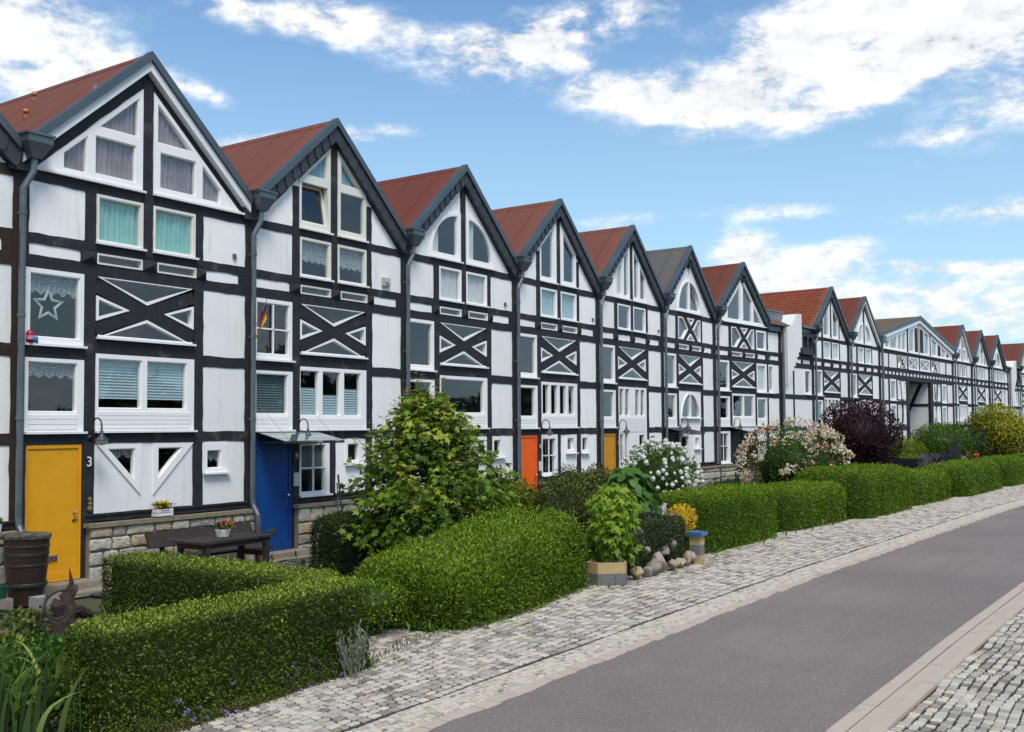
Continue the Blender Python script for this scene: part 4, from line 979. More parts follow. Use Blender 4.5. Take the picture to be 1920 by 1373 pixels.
JOINT = mat('dark_joint_earth', (.035, .025, .015), .95, noise=(6, .3), stain=((.06, .075, .02), (1.6, 1.6, 1.6), .48, .66))
CONC = mat('beige_concrete', (.46, .375, .295), .85, noise=(3, .08), bump=(40, .25, .004), stain=((.16, .14, .12), (1.5, 1.5, 1.5), .58, .8))
CONC2 = mat('pink_beige_concrete', (.46, .375, .295), .85, noise=(4, .07), bump=(40, .25, .004))
strip('pavement_bed', lambda x: cP(x)+.5, cS, -.004, JOINT)
strip('road', lambda x: cA(x)-.03, lambda x: cR(x)-.02, .016, asphalt_mat(), step=.5)
strip('plaza_bed', cR3, lambda x: cR3(x)-9, .008, JOINT)

SETT = mat('granite_sett', (.4, .4, .4), .8, tint=[(.19, .17, .14), (.32, .29, .24), (.44, .405, .345), (.56, .515, .44), (.55, .46, .33)], noise=(60, .16, 4), bump=(50, .35, .006))
def setts(name, f0, f1, x0, x1, row, lx, z=.0, hgt=.03, gap=.016, tlo=0.1, thi=.9, wav=.012, m=None, taper=None):
    """granite setts laid as single stones: row by row, each with its own size, tilt and tone"""
    V = []; F = []; T = []; nv = 0
    nr = int(round(abs(float(f1(np.array([x0]))[0]-f0(np.array([x0]))[0]))/row))
    for r in range(nr):
        x = x0+rng.uniform(0, lx)
        while x < x1:
            k = 1+max(0, (x-20)/60) if taper else 1
            w = lx*k*rng.uniform(.78, 1.28)
            xs = np.array([x, x+w]); A = f0(xs); B = f1(xs)
            t0, t1 = r/nr, (r+1)/nr; wv = wav*math.sin(x*2.1+r*.3)+wav*.5*math.sin(x*5.3-r*.35)
            def pt(i, t): return (xs[i], A[i]+(B[i]-A[i])*t+wv)
            gx = gap*rng.uniform(.3, 1.7)
            c = [pt(0, t0), pt(1, t0), pt(1, t1), pt(0, t1)]; cen = (sum(p[0] for p in c)/4, sum(p[1] for p in c)/4)
            tz = rng.uniform(-.002, .003); hw = w/2; hr = row/2
            q = []
            for i, p in enumerate(c):
                a, d = c[i-1], c[(i+1) % 4]
                for u in (a, d):
                    L_ = math.hypot(u[0]-p[0], u[1]-p[1]); s_ = rng.uniform(.05, .20)
                    q.append((p[0]+(u[0]-p[0])*s_, p[1]+(u[1]-p[1])*s_))
            q = [(cen[0]+(px-cen[0])*(1-gx/hw)+rng.uniform(-.005, .005), cen[1]+(py-cen[1])*(1-gx/hr)+rng.uniform(-.005, .005)) for px, py in q]
            tx, ty = rng.uniform(-.04, .04, 2)
            for s_, zz in ((1.0, -.02), (1.0, hgt*.5), (.90, hgt)):
                for px, py in q:
                    X, Y = cen[0]+(px-cen[0])*s_, cen[1]+(py-cen[1])*s_
                    V.append((X, Y, z+zz+(tz+tx*(X-cen[0])+ty*(Y-cen[1]) if zz > 0 else 0)))
            V.append((cen[0], cen[1], z+hgt+.002+tz))
            for b0 in (0, 8):
                for i in range(8): j = (i+1) % 8; F.append((nv+b0+j, nv+b0+i, nv+b0+8+i, nv+b0+8+j) if True else None)
            for i in range(8): F.append((nv+16+(i+1) % 8, nv+16+i, nv+24))
            tt = float(np.clip(rng.normal((tlo+thi)/2, (thi-tlo)/3.2), 0, 1)); T += [tt]*25; nv += 25
            x += w
    b = MB(); b.v = V; b.f = F; b.t = T; o = b.build(name, m or SETT, tint=True); return tag(o, kind='structure')
setts('pavement', lambda x: cP(x)+.25, lambda x: cD(x)+.025, -2.0, 60, .093, .122, hgt=.011, gap=.010, taper=True, wav=.02)
setts('pavement_edging', lambda x: cD(x)-.02, cS, -1.0, 60, .055, .078, gap=.0045, hgt=.010, tlo=.3, thi=1.1, taper=True, wav=.004)
setts('plaza', cR3, lambda x: cR3(x)-2.3, 3.0, 30, .095, .118, z=.012, hgt=.012, gap=.010, tlo=.05, thi=.85, taper=True, wav=.02)
setts('garden_path', lambda x: x*0-6.2, lambda x: x*0-7.5, 3.75, 5.35, .10, .12, hgt=.008, gap=.011, tlo=.0, thi=.7)
# kerb slabs
def slabs(name, f0, f1, z, L, m, x0, x1, h=.08, jag=0):
    b = MB(); x = x0
    while x < x1:
        e = x+L-.008; xs = np.array([x, e]); A = f0(xs); B = f1(xs); j = rng.uniform(-jag, jag, 2) if jag else (0, 0); dz = rng.uniform(-.002, .002)
        t = [(x, A[0], z+dz), (e, A[1], z+dz), (e, B[1]+j[1], z+dz), (x, B[0]+j[0], z+dz)]
        b.add(t+[(p[0], p[1], z-h) for p in t], [(3, 2, 1, 0), (0, 1, 5, 4), (1, 2, 6, 5), (2, 3, 7, 6), (3, 0, 4, 7)]); x += L
    return tag(b.build(name, m), kind='structure')
slabs('kerb', lambda x: cS(x)-.003, lambda x: cA(x)-.06, .012, .25, CONC, -2, 75, jag=0)
# ragged asphalt lip over the slabs
strip('road_lip', lambda x: cA(x)+.002+.014*np.sin(x*3.1)+.012*np.sin(x*7.7+1)+.008*np.sin(x*23), lambda x: cA(x)-.06, .0135, bpy.data.materials['asphalt'], x0=-2, x1=75, step=.12)
slabs('gutter_slabs', lambda x: cR(x)+.0, lambda x: cR2(x)+.002, .012, 1.0, CONC, -2, 60)
slabs('gutter_joint_slabs', lambda x: cR(x)-.165, lambda x: cR(x)-.173, .0147, 1.0, JOINT, -2, 60, h=.001)
slabs('kerb_plaza', cR2, lambda x: cR3(x)+.002, .045, 1.0, CONC2, -2, 60, h=.1)
# rusty drainage slot between pavement and edging
strip('drain_slot', lambda x: cD(x)+.022, lambda x: cD(x)-.018, .005, mat('rusty_slot', (.055, .04, .032), .8, noise=(7, .4)), x0=-3, x1=75, step=.4)
RED = mat('red_brown_paving', (.17, .095, .07), .85, noise=(5, .15), bump=(20, .3, .005))
b = MB()
for i in range(22):
    for j in range(12):
        x = 5.0+i*.205+(.1 if j % 2 else 0); y = -.5-j*.205
        b.box(x, x+.199, y-.199, y, -.02, .012+rng.uniform(-.002, .002))
tag(b.build('terrace', RED), kind='structure')

# ------------------------------------------------------------------ foliage
def np_mesh(name, V, F, T, mats, parent=None, midx=None):
    me = bpy.data.meshes.new(name); V = np.asarray(V, np.float32); F = np.asarray(F, np.int32); k = F.shape[1]
    me.vertices.add(len(V)); me.vertices.foreach_set('co', V.ravel()); me.loops.add(F.size); me.loops.foreach_set('vertex_index', F.ravel())
    me.polygons.add(len(F)); me.polygons.foreach_set('loop_start', np.arange(0, F.size, k, dtype=np.int32)); me.polygons.foreach_set('loop_total', np.full(len(F), k, np.int32))
    for m in mats: me.materials.append(m)
    if midx is not None: me.polygons.foreach_set('material_index', np.asarray(midx, np.int32))
    me.update(calc_edges=True); at = me.attributes.new('tint', 'FLOAT', 'POINT'); at.data.foreach_set('value', np.asarray(T, np.float32))
    o = bpy.data.objects.new(name, me); COL.objects.link(o)
    if parent: o.parent = parent
    return o
def unit(v): return v/np.maximum(np.linalg.norm(v, axis=1, keepdims=True), 1e-6)
def leaf_cloud(P, Nn, size, aspect=.55, up=.3, spread=.8, fold=.18, tint=None, var=.35, droop=0.):
    """one folded diamond per leaf: returns verts, quads, tints"""
    n = len(P); sz = size*rng.uniform(1-var, 1+var, (n, 1))
    rnd = unit(rng.normal(size=(n, 3)))
    d = unit(Nn*.55+rnd*spread+np.array([0, 0, up-droop])); nn = unit(Nn+unit(rng.normal(size=(n, 3)))*.55+np.array([0, 0, .25]))
    w = unit(np.cross(d, nn)); nn = np.cross(w, d)
    a = P; tip = P+d*sz; mid = P+d*sz*.48
    l = mid+w*sz*aspect*.5+nn*sz*fold; r_ = mid-w*sz*aspect*.5+nn*sz*fold
    V = np.stack([a, r_, tip, l], 1).reshape(-1, 3); F = np.arange(4*n).reshape(n, 4)
    t = rng.random(n) if tint is None else tint
    return V, F, np.repeat(t, 4)
def sines(P, seed, f):
    r = np.random.default_rng(seed); o = 0
    for i in range(5):
        k = r.normal(size=3)*f; o = o+np.sin(P@k+r.uniform(0, 6.28))
    return o/5
def hedge(name, label, cx, cy, lx, ly, lz, rot=0., leaf=.028, dens=3600, m=None, taper=(1, 1), fuzz=.02, lump=.04, rnd=.12, seed=1, core=None, group=None, zb=0., aspect=.55, cat='hedge', up=.35, topbright=.2, plume=0):
    """box of clipped foliage: leaves over a rounded, uneven box with a twiggy core"""
    hx, hy = lx/2, ly/2
    areas = np.array([lx*ly, lx*lz, lx*lz, ly*lz, ly*lz]); N = (areas*dens).astype(int); Ps = []; Ns = []
    for k, n in enumerate(N):
        u, v = rng.random(n), rng.random(n)
        if k == 0: p = np.stack([(u-.5)*lx, (v-.5)*ly, np.full(n, lz)], 1); q = (0, 0, 1)
        elif k < 3: s = -1 if k == 1 else 1; p = np.stack([(u-.5)*lx, np.full(n, s*hy), v*lz], 1); q = (0, s, 0)
        else: s = -1 if k == 3 else 1; p = np.stack([np.full(n, s*hx), (u-.5)*ly, v*lz], 1); q = (s, 0, 0)
        Ps.append(p); Ns.append(np.tile(q, (n, 1)).astype(float))
    P = np.concatenate(Ps); Nn = np.concatenate(Ns)
    def shape(P):
        # round the corners
        c = np.array([hx, hy, lz])-rnd; Q = P.copy(); s = np.sign(P[:, :2]); A = np.abs(P[:, :2])
        ex = np.stack([np.maximum(A[:, 0]-c[0], 0)*s[:, 0], np.maximum(A[:, 1]-c[1], 0)*s[:, 1], np.maximum(P[:, 2]-c[2], 0)], 1)
        L_ = np.linalg.norm(ex, axis=1, keepdims=True); f = np.where(L_ > rnd, rnd/np.maximum(L_, 1e-6), 1)
        Q = Q-ex+ex*f; Q[:, 2] *= np.interp(Q[:, 0], [-hx, hx], taper); return Q, ex
    P, ex = shape(P); Nn = unit(Nn*.5+ex/rnd*.9)
    lum = sines(P, seed, 2.6)*.6+sines(P, seed+1, 7)*.4
    P = P+Nn*(lum*lump+rng.normal(0, fuzz, len(P)))[:, None]; P[:, 2] = np.maximum(P[:, 2], 0.01)
    lo = sines(P, seed+7, 1.6); tint = np.clip(.38+.16*lum+.12*lo+rng.normal(0, .17, len(P))+topbright*np.maximum(Nn[:, 2], 0), 0, 1)  # upward leaves tinted lighter: light from above and new growth put into colour
    V, F, T = leaf_cloud(P, Nn, leaf, aspect=aspect, up=up, tint=tint)
    Vs, Fs, Ts = [V], [F], [T]
    if plume:   # young upright shoots standing out of the cut surface
        k = int(plume*lx*ly); b0 = rng.random((k, 3))*[lx*.96, ly*.96, 0]-[lx*.48, ly*.48, 0]; b0[:, 2] = lz-.03; b0, _ = shape(b0)
        hh = rng.uniform(.05, .16, k); lean = rng.normal(0, .25, (k, 2))
        for j in range(7):
            z = hh*(j+1)/7; pp = b0+np.stack([lean[:, 0]*z, lean[:, 1]*z, z], 1); dn = unit(rng.normal(size=(k, 3))*[1, 1, .3]+[0, 0, .5])
            V, F, T = leaf_cloud(pp, dn, leaf*.85, aspect=.42, up=.7, spread=.3, tint=np.clip(rng.normal(.78, .12, k), 0, 1)); F = F+sum(len(v) for v in Vs); Vs.append(V); Fs.append(F); Ts.append(T)
    nL = sum(len(f) for f in Fs)
    # core
    cb = []; n1, n2, n3 = max(3, int(lx/.18)), max(3, int(ly/.18)), max(3, int(lz/.18)); cv = []; cf = []
    def grid(f, a, b_):
        s0 = len(cv)
        for i in range(a+1):
            for j in range(b_+1): cv.append(f(i/a, j/b_))
        for i in range(a):
            for j in range(b_): cf.append((s0+i*(b_+1)+j, s0+(i+1)*(b_+1)+j, s0+(i+1)*(b_+1)+j+1, s0+i*(b_+1)+j+1))
    e = .045+fuzz
    grid(lambda u, v: ((u-.5)*lx, (v-.5)*ly, lz), n1, n2)
    for s in (-1, 1): grid(lambda u, v: ((u-.5)*lx, s*hy, v*lz), n1, n3); grid(lambda u, v: (s*hx, (u-.5)*ly, v*lz), n2, n3)
    cv, cex = shape(np.array(cv, float)); lum2 = sines(cv, seed, 2.6)*.6+sines(cv, seed+1, 7)*.4
    sc = np.array([(hx-e)/hx, (hy-e)/hy, (lz-e)/lz]); cv = cv*sc+unit(cex+1e-9)*(lum2*lump)[:, None]
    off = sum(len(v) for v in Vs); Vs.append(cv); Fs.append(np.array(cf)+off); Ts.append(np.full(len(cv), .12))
    F = np.concatenate(Fs)
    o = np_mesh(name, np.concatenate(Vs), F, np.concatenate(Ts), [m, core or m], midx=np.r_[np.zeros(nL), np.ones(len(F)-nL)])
    o.location = (cx, cy, zb); o.rotation_euler = (0, 0, rot); tag(o, label, cat, group); return o
def crown_pts(n, rx, ry, rz, seed, lump=.16, shell=.35, f=2.2, flat=0):
    d = unit(rng.normal(size=(n, 3))); r = 1-shell*rng.random(n)**1.6; lum = sines(d*1.0, seed, f)*.6+sines(d, seed+3, f*2.6)*.4
    P = d*(r*(1+lum*lump))[:, None]*np.array([rx, ry, rz])
    return P, unit(d/np.array([rx, ry, rz])), lum
def twig_mesh(name, parent, r, rz, n, m, trunk=.05, th=.5, seed=0, b=None):
    b = b or MB(); rd = random.Random(seed)
    b.tube([(0, 0, -.05), (.02, .01, th*.5), (0, .02, th), (.02, 0, th+rz*.8)], [trunk, trunk*.85, trunk*.7, trunk*.25], 8)
    for i in range(n):
        a = rd.uniform(0, 6.28); z0 = rd.uniform(.1, th+rz*.5); L_ = r*rd.uniform(.35, .7); z1 = z0+rd.uniform(.2, .8)*rz
        b.tube([(0, 0, z0), (math.cos(a)*L_*.5, math.sin(a)*L_*.5, z0+(z1-z0)*.45), (math.cos(a)*L_, math.sin(a)*L_, z1)], [trunk*.5, trunk*.3, trunk*.1], 6)
    return b.build(name, m, parent)
BARK = mat('bark', (.055, .042, .032), .9, noise=(9, .3), bump=(18, .8, .01))
def bush(name, label, x, y, r, z0, z1, m, leaf=.05, n=6000, seed=1, lump=.16, aspect=.55, cat='bush', ry=None, up=.3, droop=0, shell=.4, tb=.2, core=.72, f=2.2, stems=5, group=None, crown='foliage', squash=1.0, trunk=.035, rot=0):
    root = empty(name, (x, y, 0), rot, label=label, cat=cat, group=group)
    rz = (z1-z0)/2; P, Nn, lum = crown_pts(n, r, ry or r, rz, seed, lump, shell, f); P[:, 2] += z0+rz
    low = P[:, 2] < z0+rz*.6; P[low, :2] *= squash; P = P[P[:, 2] > .02]; Nn = Nn[:len(P)] if len(P) == n else unit(P-[0, 0, z0+rz]); lum = sines(unit(P-[0, 0, z0+rz]), seed, f)
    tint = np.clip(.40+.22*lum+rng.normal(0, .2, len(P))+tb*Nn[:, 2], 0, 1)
    V, F, T = leaf_cloud(P, Nn, leaf, aspect=aspect, up=up, droop=droop, tint=tint)
    mats = [m]; mi = np.zeros(len(F))
    if core:
        nu, nv = 22, 14; cv = np.array([(math.cos(2*math.pi*i/nu)*math.sin(math.pi*j/nv), math.sin(2*math.pi*i/nu)*math.sin(math.pi*j/nv), math.cos(math.pi*j/nv)) for j in range(nv+1) for i in range(nu)])
        cl = sines(cv, seed, f)*.6+sines(cv, seed+3, f*2.6)*.4; cv = cv*((1+cl*lump)*core)[:, None]*np.array([r, ry or r, rz]); cv[:, 2] += z0+rz; cv[:, 2] = np.maximum(cv[:, 2], .01)
        cf = np.array([(j*nu+i, j*nu+(i+1) % nu, (j+1)*nu+(i+1) % nu, (j+1)*nu+i) for j in range(nv) for i in range(nu)])+len(V)
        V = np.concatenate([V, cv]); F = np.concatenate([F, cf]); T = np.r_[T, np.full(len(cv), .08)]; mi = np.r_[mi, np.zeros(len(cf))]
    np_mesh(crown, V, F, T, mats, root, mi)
    twig_mesh('stems', root, r, rz, stems, BARK, trunk, z0+.3*rz, seed)
    return root
def green(name, c, rough=.5, tr=.25): return mat(name, c[1], rough, tint=c, spec=.22, transl=tr)
G_PRIV = green('privet_leaves', [(.028, .055, .005), (.085, .165, .010), (.175, .285, .018), (.32, .43, .05)])
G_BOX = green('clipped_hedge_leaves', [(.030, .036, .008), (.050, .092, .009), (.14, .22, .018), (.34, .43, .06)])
G_HEDG = green('far_hedge_leaves', [(.024, .052, .004), (.085, .165, .008), (.17, .275, .012), (.33, .43, .03)])
G_DARK = green('dark_leaves', [(.010, .020, .006), (.022, .048, .010), (.045, .085, .015), (.08, .13, .025)])
G_MAPLE = green('maple_leaves', [(.028, .06, .007), (.07, .145, .012), (.15, .26, .022), (.38, .46, .05), (.36, .22, .08)], tr=.3)
G_LIME = green('lime_maple_leaves', [(.07, .13, .012), (.14, .24, .018), (.22, .34, .025), (.32, .42, .05)], tr=.35)
G_BROAD = green('broad_leaves', [(.02, .055, .010), (.045, .12, .016), (.08, .18, .03), (.14, .25, .04)], tr=.25)
G_YEW = green('cypress_sprays', [(.010, .018, .004), (.030, .048, .007), (.075, .098, .012), (.17, .19, .025)], tr=.1)
G_PLUM = green('purple_plum_leaves', [(.010, .004, .006), (.028, .009, .013), (.06, .018, .022), (.12, .035, .035)], tr=.15)
G_YELG = green('yellow_green_leaves', [(.05, .08, .005), (.12, .17, .008), (.22, .28, .012), (.34, .38, .03)], tr=.3)
G_GOLD = green('golden_green_leaves', [(.05, .07, .004), (.17, .20, .006), (.38, .36, .012), (.62, .48, .03)], tr=.3)
G_MID = green('mid_green_leaves', [(.018, .042, .005), (.048, .105, .008), (.10, .185, .014), (.17, .27, .03)], tr=.25)
G_IRIS = green('iris_blades', [(.022, .045, .018), (.05, .09, .032), (.10, .16, .045), (.24, .33, .07)], tr=.2, rough=.4)
G_SAGE = green('silvery_leaves', [(.10, .12, .08), (.17, .20, .14), (.24, .27, .2), (.3, .33, .25)], tr=.1)
G_GRASS = green('verge_grass', [(.03, .05, .01), (.07, .11, .02), (.13, .17, .03), (.22, .2, .08)], tr=.2)

grp_h = 'clipped hedges along the pavement'
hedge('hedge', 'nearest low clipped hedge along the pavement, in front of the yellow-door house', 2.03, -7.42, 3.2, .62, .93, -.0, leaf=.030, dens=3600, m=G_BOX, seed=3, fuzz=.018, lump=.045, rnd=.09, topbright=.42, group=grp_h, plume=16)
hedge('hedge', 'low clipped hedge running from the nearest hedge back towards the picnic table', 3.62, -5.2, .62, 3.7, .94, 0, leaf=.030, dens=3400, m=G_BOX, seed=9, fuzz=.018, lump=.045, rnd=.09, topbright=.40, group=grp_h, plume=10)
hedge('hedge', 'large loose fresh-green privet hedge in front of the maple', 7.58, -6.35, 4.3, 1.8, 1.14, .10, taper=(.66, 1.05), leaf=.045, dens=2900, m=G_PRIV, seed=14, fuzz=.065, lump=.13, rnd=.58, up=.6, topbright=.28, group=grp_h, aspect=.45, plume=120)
hedge('hedge', 'small dark round-cornered hedge block beside the stone base of the blue-door house', 8.75, -2.75, 1.25, 1.15, 1.03, .2, leaf=.035, dens=2800, m=G_DARK, seed=21, fuzz=.03, lump=.05, rnd=.3)
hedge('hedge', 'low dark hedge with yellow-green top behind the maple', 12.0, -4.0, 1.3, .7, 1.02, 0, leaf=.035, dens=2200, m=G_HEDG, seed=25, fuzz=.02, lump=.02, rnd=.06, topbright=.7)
hedge('hedge', 'hedge block right of the blue-capped pillar', 16.4, -6.40, 3.95, 1.5, 1.12, -.02, leaf=.038, dens=2300, m=G_HEDG, seed=31, fuzz=.025, lump=.07, rnd=.28, up=.5, group=grp_h, plume=30)
hedge('hedge', 'hedge block in front of the peach-flowered shrub', 21.25, -6.55, 3.9, 1.5, 1.0, -.10, leaf=.042, dens=1700, m=G_HEDG, seed=35, fuzz=.03, lump=.08, rnd=.36, up=.5, group=grp_h, plume=20)
hedge('hedge', 'tallest hedge block of the pavement row, in front of the purple plum bush', 25.8, -6.9, 4.3, 2.2, 1.28, -.05, leaf=.045, dens=1400, m=G_HEDG, seed=39, fuzz=.03, lump=.09, rnd=.42, up=.5, group=grp_h, plume=15)
hedge('hedge', 'hedge block in front of the black wooden boat', 30.9, -7.25, 4.3, 1.9, .98, -.08, leaf=.05, dens=1000, m=G_HEDG, seed=43, fuzz=.03, lump=.09, rnd=.42, up=.5, group=grp_h, plume=10)
hedge('hedge', 'hedge block right of the black boat with the poppies behind it', 36.7, -8.0, 5.9, 1.7, 1.08, -.06, leaf=.055, dens=800, m=G_HEDG, seed=47, fuzz=.03, lump=.09, rnd=.42, up=.5, group=grp_h, plume=8)
hedge('hedge', 'hedge block below the golden-green bush', 43.2, -8.5, 4.6, 1.6, 1.08, -.07, leaf=.06, dens=650, m=G_HEDG, seed=51, fuzz=.03, lump=.09, rnd=.42, up=.5, group=grp_h)
hedge('hedge', 'farthest hedge block at the right edge of the photo', 50.0, -9.3, 7.5, 1.6, 1.1, -.09, leaf=.065, dens=500, m=G_HEDG, seed=55, fuzz=.03, lump=.09, rnd=.42, up=.5, group=grp_h)
hedge('hedge', 'low wide loose hedge between the snowball bush and the pavement hedges', 20.3, -4.6, 6.2, 2.2, .82, -.05, leaf=.045, dens=900, m=G_HEDG, seed=57, fuzz=.04, lump=.07, rnd=.3, up=.5)
hedge('hedge', 'low hedge behind the tallest hedge block, below the peach-flowered shrub', 27.2, -4.6, 6.5, 1.6, .75, -.05, leaf=.05, dens=600, m=G_MID, seed=59, fuzz=.04, lump=.09, rnd=.3, up=.5)

def lobed(P, D, Nn, size, tint, lobes):
    """flat lobed leaves as fans around their centre"""
    n = len(P); k = len(lobes); w = unit(np.cross(D, Nn)); nn = np.cross(w, D); V = np.zeros((n, k+1, 3)); V[:, 0] = P+D*size[:, None]*.35
    for i, (a, r) in enumerate(lobes):
        a = math.radians(a); c = D*math.cos(a)+w*math.sin(a); V[:, i+1] = P+D*size[:, None]*.35+c*(size*r)[:, None]-nn*(size*r*r*.22)[:, None]
    F = np.array([(j*(k+1), j*(k+1)+1+i, j*(k+1)+1+(i+1) % k) for j in range(n) for i in range(k)]); return V.reshape(-1, 3), F, np.repeat(tint, k+1)
MAPLE = [(180, .38), (140, .42), (118, .62), (96, .34), (78, .48), (56, .86), (40, .46), (24, .55), (0, 1.0), (-24, .55), (-40, .46), (-56, .86), (-78, .48), (-96, .34), (-118, .62), (-140, .42)]
def maple():
    root = empty('maple_tree', (9.28, -4.0, 0), label='bushy young maple tree with lobed leaves in front of the third house', cat='tree')
    # leaves gathered in sprays round the twig ends, with gaps between the sprays
    K = 200; H0, H1 = .55, 3.08; z = rng.random(K)**1.1; prof = np.interp(z, [0, .12, .35, .55, .75, .9, 1], [.80, 1.18, 1.36, 1.10, .78, .48, .14])
    th = rng.uniform(0, 2*np.pi, K); rr = prof*(1-.62*rng.random(K)**1.5)*(1+rng.normal(0, .08, K)); zc = H0+(H1-H0)*z
    C = np.stack([np.cos(th)*rr, np.sin(th)*rr, zc], 1); m_ = 44; n = K*m_; idx = np.repeat(np.arange(K), m_)
    P = C[idx]+rng.normal(0, 1, (n, 3))*[.17, .17, .085]; out = unit(np.stack([P[:, 0], P[:, 1], 0*P[:, 0]], 1)); zz = P[:, 2]; P[:, 2] -= .10*(np.linalg.norm(P[:, :2]-C[idx][:, :2], axis=1)/.25)**2*.5
    D = unit(out*.8+rng.normal(size=(n, 3))*.55+np.array([0, 0, -.25])); Nn = unit(out*.45+rng.normal(size=(n, 3))*.35+np.array([0, 0, .9]))
    s = rng.uniform(.062, .120, n); t = np.clip(.31+.15*rng.normal(0, 1, K)[idx]+.22*(zz-H0)/2.4+rng.normal(0, .13, n), 0, .86); t[rng.random(n) < .008] = .93
    V, F, T = lobed(P, D, Nn, s, t, MAPLE); Vs, Fs, Ts = [V], [F], [T]
    st = MB(); shoots = []
    for i in range(34):
        a = rng.uniform(0, 6.28); r0 = rng.uniform(.0, 1.0); z0 = float(np.interp(r0, [0, .5, 1.0], [3.0, 2.6, 2.05])); h = rng.uniform(.30, .78)*(1.1-r0*.4)
        if i == 0: r0, z0, h = .05, 3.0, .55
        p0 = Vector((math.cos(a)*r0, math.sin(a)*r0, z0-.35)); p1 = Vector((math.cos(a)*(r0+.06), math.sin(a)*(r0+.06), z0+h)); st.tube([p0, (p0+p1)/2, p1], [.008, .006, .003], 5); shoots.append((p0, p1))
    for i in range(30):   # side sprays that break the outline
        a = rng.uniform(0, 6.28); z0 = rng.uniform(.8, 2.2); p0 = Vector((math.cos(a)*.9, math.sin(a)*.9, z0)); q_ = float(np.interp(z0, [.8, 1.4, 2.2], [1.55, 1.62, 1.2])); p1 = Vector((math.cos(a)*q_, math.sin(a)*q_, z0+rng.uniform(-.05, .4))); st.tube([p0, p1], [.008, .004], 5); shoots.append((p0, p1))
    PP = []; DD = []; TT = []
    for p0, p1 in shoots:
        for k in range(6):
            t_ = .4+.6*k/5; c = p0.lerp(p1, t_); a = rng.uniform(0, 3.14)
            for q in (0, math.pi):
                dd = Vector((math.cos(a+q), math.sin(a+q), rng.uniform(-.2, .4))); PP.append(c); DD.append(dd); TT.append(.55+.4*t_*rng.random() if k < 5 else .96)
    PP = np.array([tuple(p) for p in PP]); DD = unit(np.array([tuple(p) for p in DD])); PP = PP+DD*.05; nn_ = unit(rng.normal(size=PP.shape)*.25+[0, 0, 1])
    V, F, T = lobed(PP, DD, nn_, rng.uniform(.05, .085, len(PP)), np.array(TT), MAPLE); Fs.append(F+len(Vs[0])); Vs.append(V); Ts.append(T)
    np_mesh('crown', np.concatenate(Vs), np.concatenate(Fs), np.concatenate(Ts), [G_MAPLE], root)
    twig_mesh('trunk', root, 1.1, 1.5, 18, mat('red_brown_bark', (.08, .045, .033), .8, noise=(9, .3)), .06, .9, 4, b=st)
maple()
def planter_maple():
    root = empty('young_maple', (10.28, -7.15, 0), label='yellow-green young maple spilling over the concrete planter', cat='tree')
    n = 520; z = rng.random(n); zz = .36+1.26*z; th = rng.uniform(0, 6.28, n); pr = np.interp(z, [0, .3, .8, 1], [.30, .42, .40, .2]); rr = pr*(1-.35*rng.random(n))
    P = np.stack([np.cos(th)*rr, np.sin(th)*rr, zz], 1); out = np.stack([np.cos(th), np.sin(th), 0*th], 1)
    D = unit(out*.7+rng.normal(size=(n, 3))*.35+[0, 0, -.55]); Nn = unit(out*.8+rng.normal(size=(n, 3))*.3+[0, 0, .6])
    V, F, T = lobed(P, D, Nn, rng.uniform(.07, .13, n), np.clip(.25+.55*z+rng.normal(0, .15, n), 0, 1), MAPLE); np_mesh('crown', V, F, T, [G_LIME], root)
    n = 26; P = np.stack([rng.uniform(-.1, .3, n), rng.uniform(-.45, -.2, n), rng.uniform(.12, .5, n)], 1)
    twig_mesh('trunk', root, .35, .6, 8, BARK, .02, .8, 6)
planter_maple()
OV = [(180, .25), (140, .32), (100, .42), (60, .55), (25, .8), (0, 1.05), (-25, .8), (-60, .55), (-100, .42), (-140, .32)]
def big_leaf():
    root = empty('large_leaved_shrub', (12.75, -6.15, 0), label='shrub with very large drooping green leaves behind the ivy-covered stones', cat='shrub')
    n = 210; z = rng.random(n); zz = .35+1.5*z**.8; th = rng.uniform(0, 6.28, n); rr = np.interp(z, [0, .4, .8, 1], [.5, .62, .42, .12])*(1-.3*rng.random(n))
    P = np.stack([np.cos(th)*rr, np.sin(th)*rr, zz], 1); out = np.stack([np.cos(th), np.sin(th), 0*th], 1)
    D = unit(out*.8+rng.normal(size=(n, 3))*.3+[0, 0, -.6]); Nn = unit(out*.9+rng.normal(size=(n, 3))*.25+[0, 0, .8])
    V, F, T = lobed(P, D, Nn, rng.uniform(.12, .20, n), np.clip(.2+.5*z+rng.normal(0, .15, n), 0, 1), OV); np_mesh('foliage', V, F, T, [G_BROAD], root)
    twig_mesh('stems', root, .45, .8, 10, BARK, .02, .8, 8)
big_leaf()
for k, (x, y, r, z1, s, lab) in enumerate(((12.2, -5.0, 1.0, 1.58, 61, 'dark cypress shrub behind the big privet hedge, left of its twin'), (14.0, -4.55, 1.05, 1.62, 67, 'dark cypress shrub below the orange door, right of its twin'), (11.75, -6.0, .72, 1.30, 69, 'smallest dark cypress shrub, directly behind the yellow-green young maple'))):
    bush('cypress_shrub', lab, x, y, r, .0, z1, G_YEW, leaf=.05, n=11000, seed=s, lump=.40, f=5.0, aspect=.5, up=.7, core=.70, tb=.28, group='dark cypress shrubs in the gardens', shell=.5)
bush('garden_plant', 'rounded fine-leaved plant with yellow flowers below the window of the orange-door house', 17.2, -2.2, .42, .9, 1.62, G_DARK, leaf=.10, n=1400, seed=71, aspect=.14, droop=.5, up=0, cat='plant', lump=.08, core=.6)
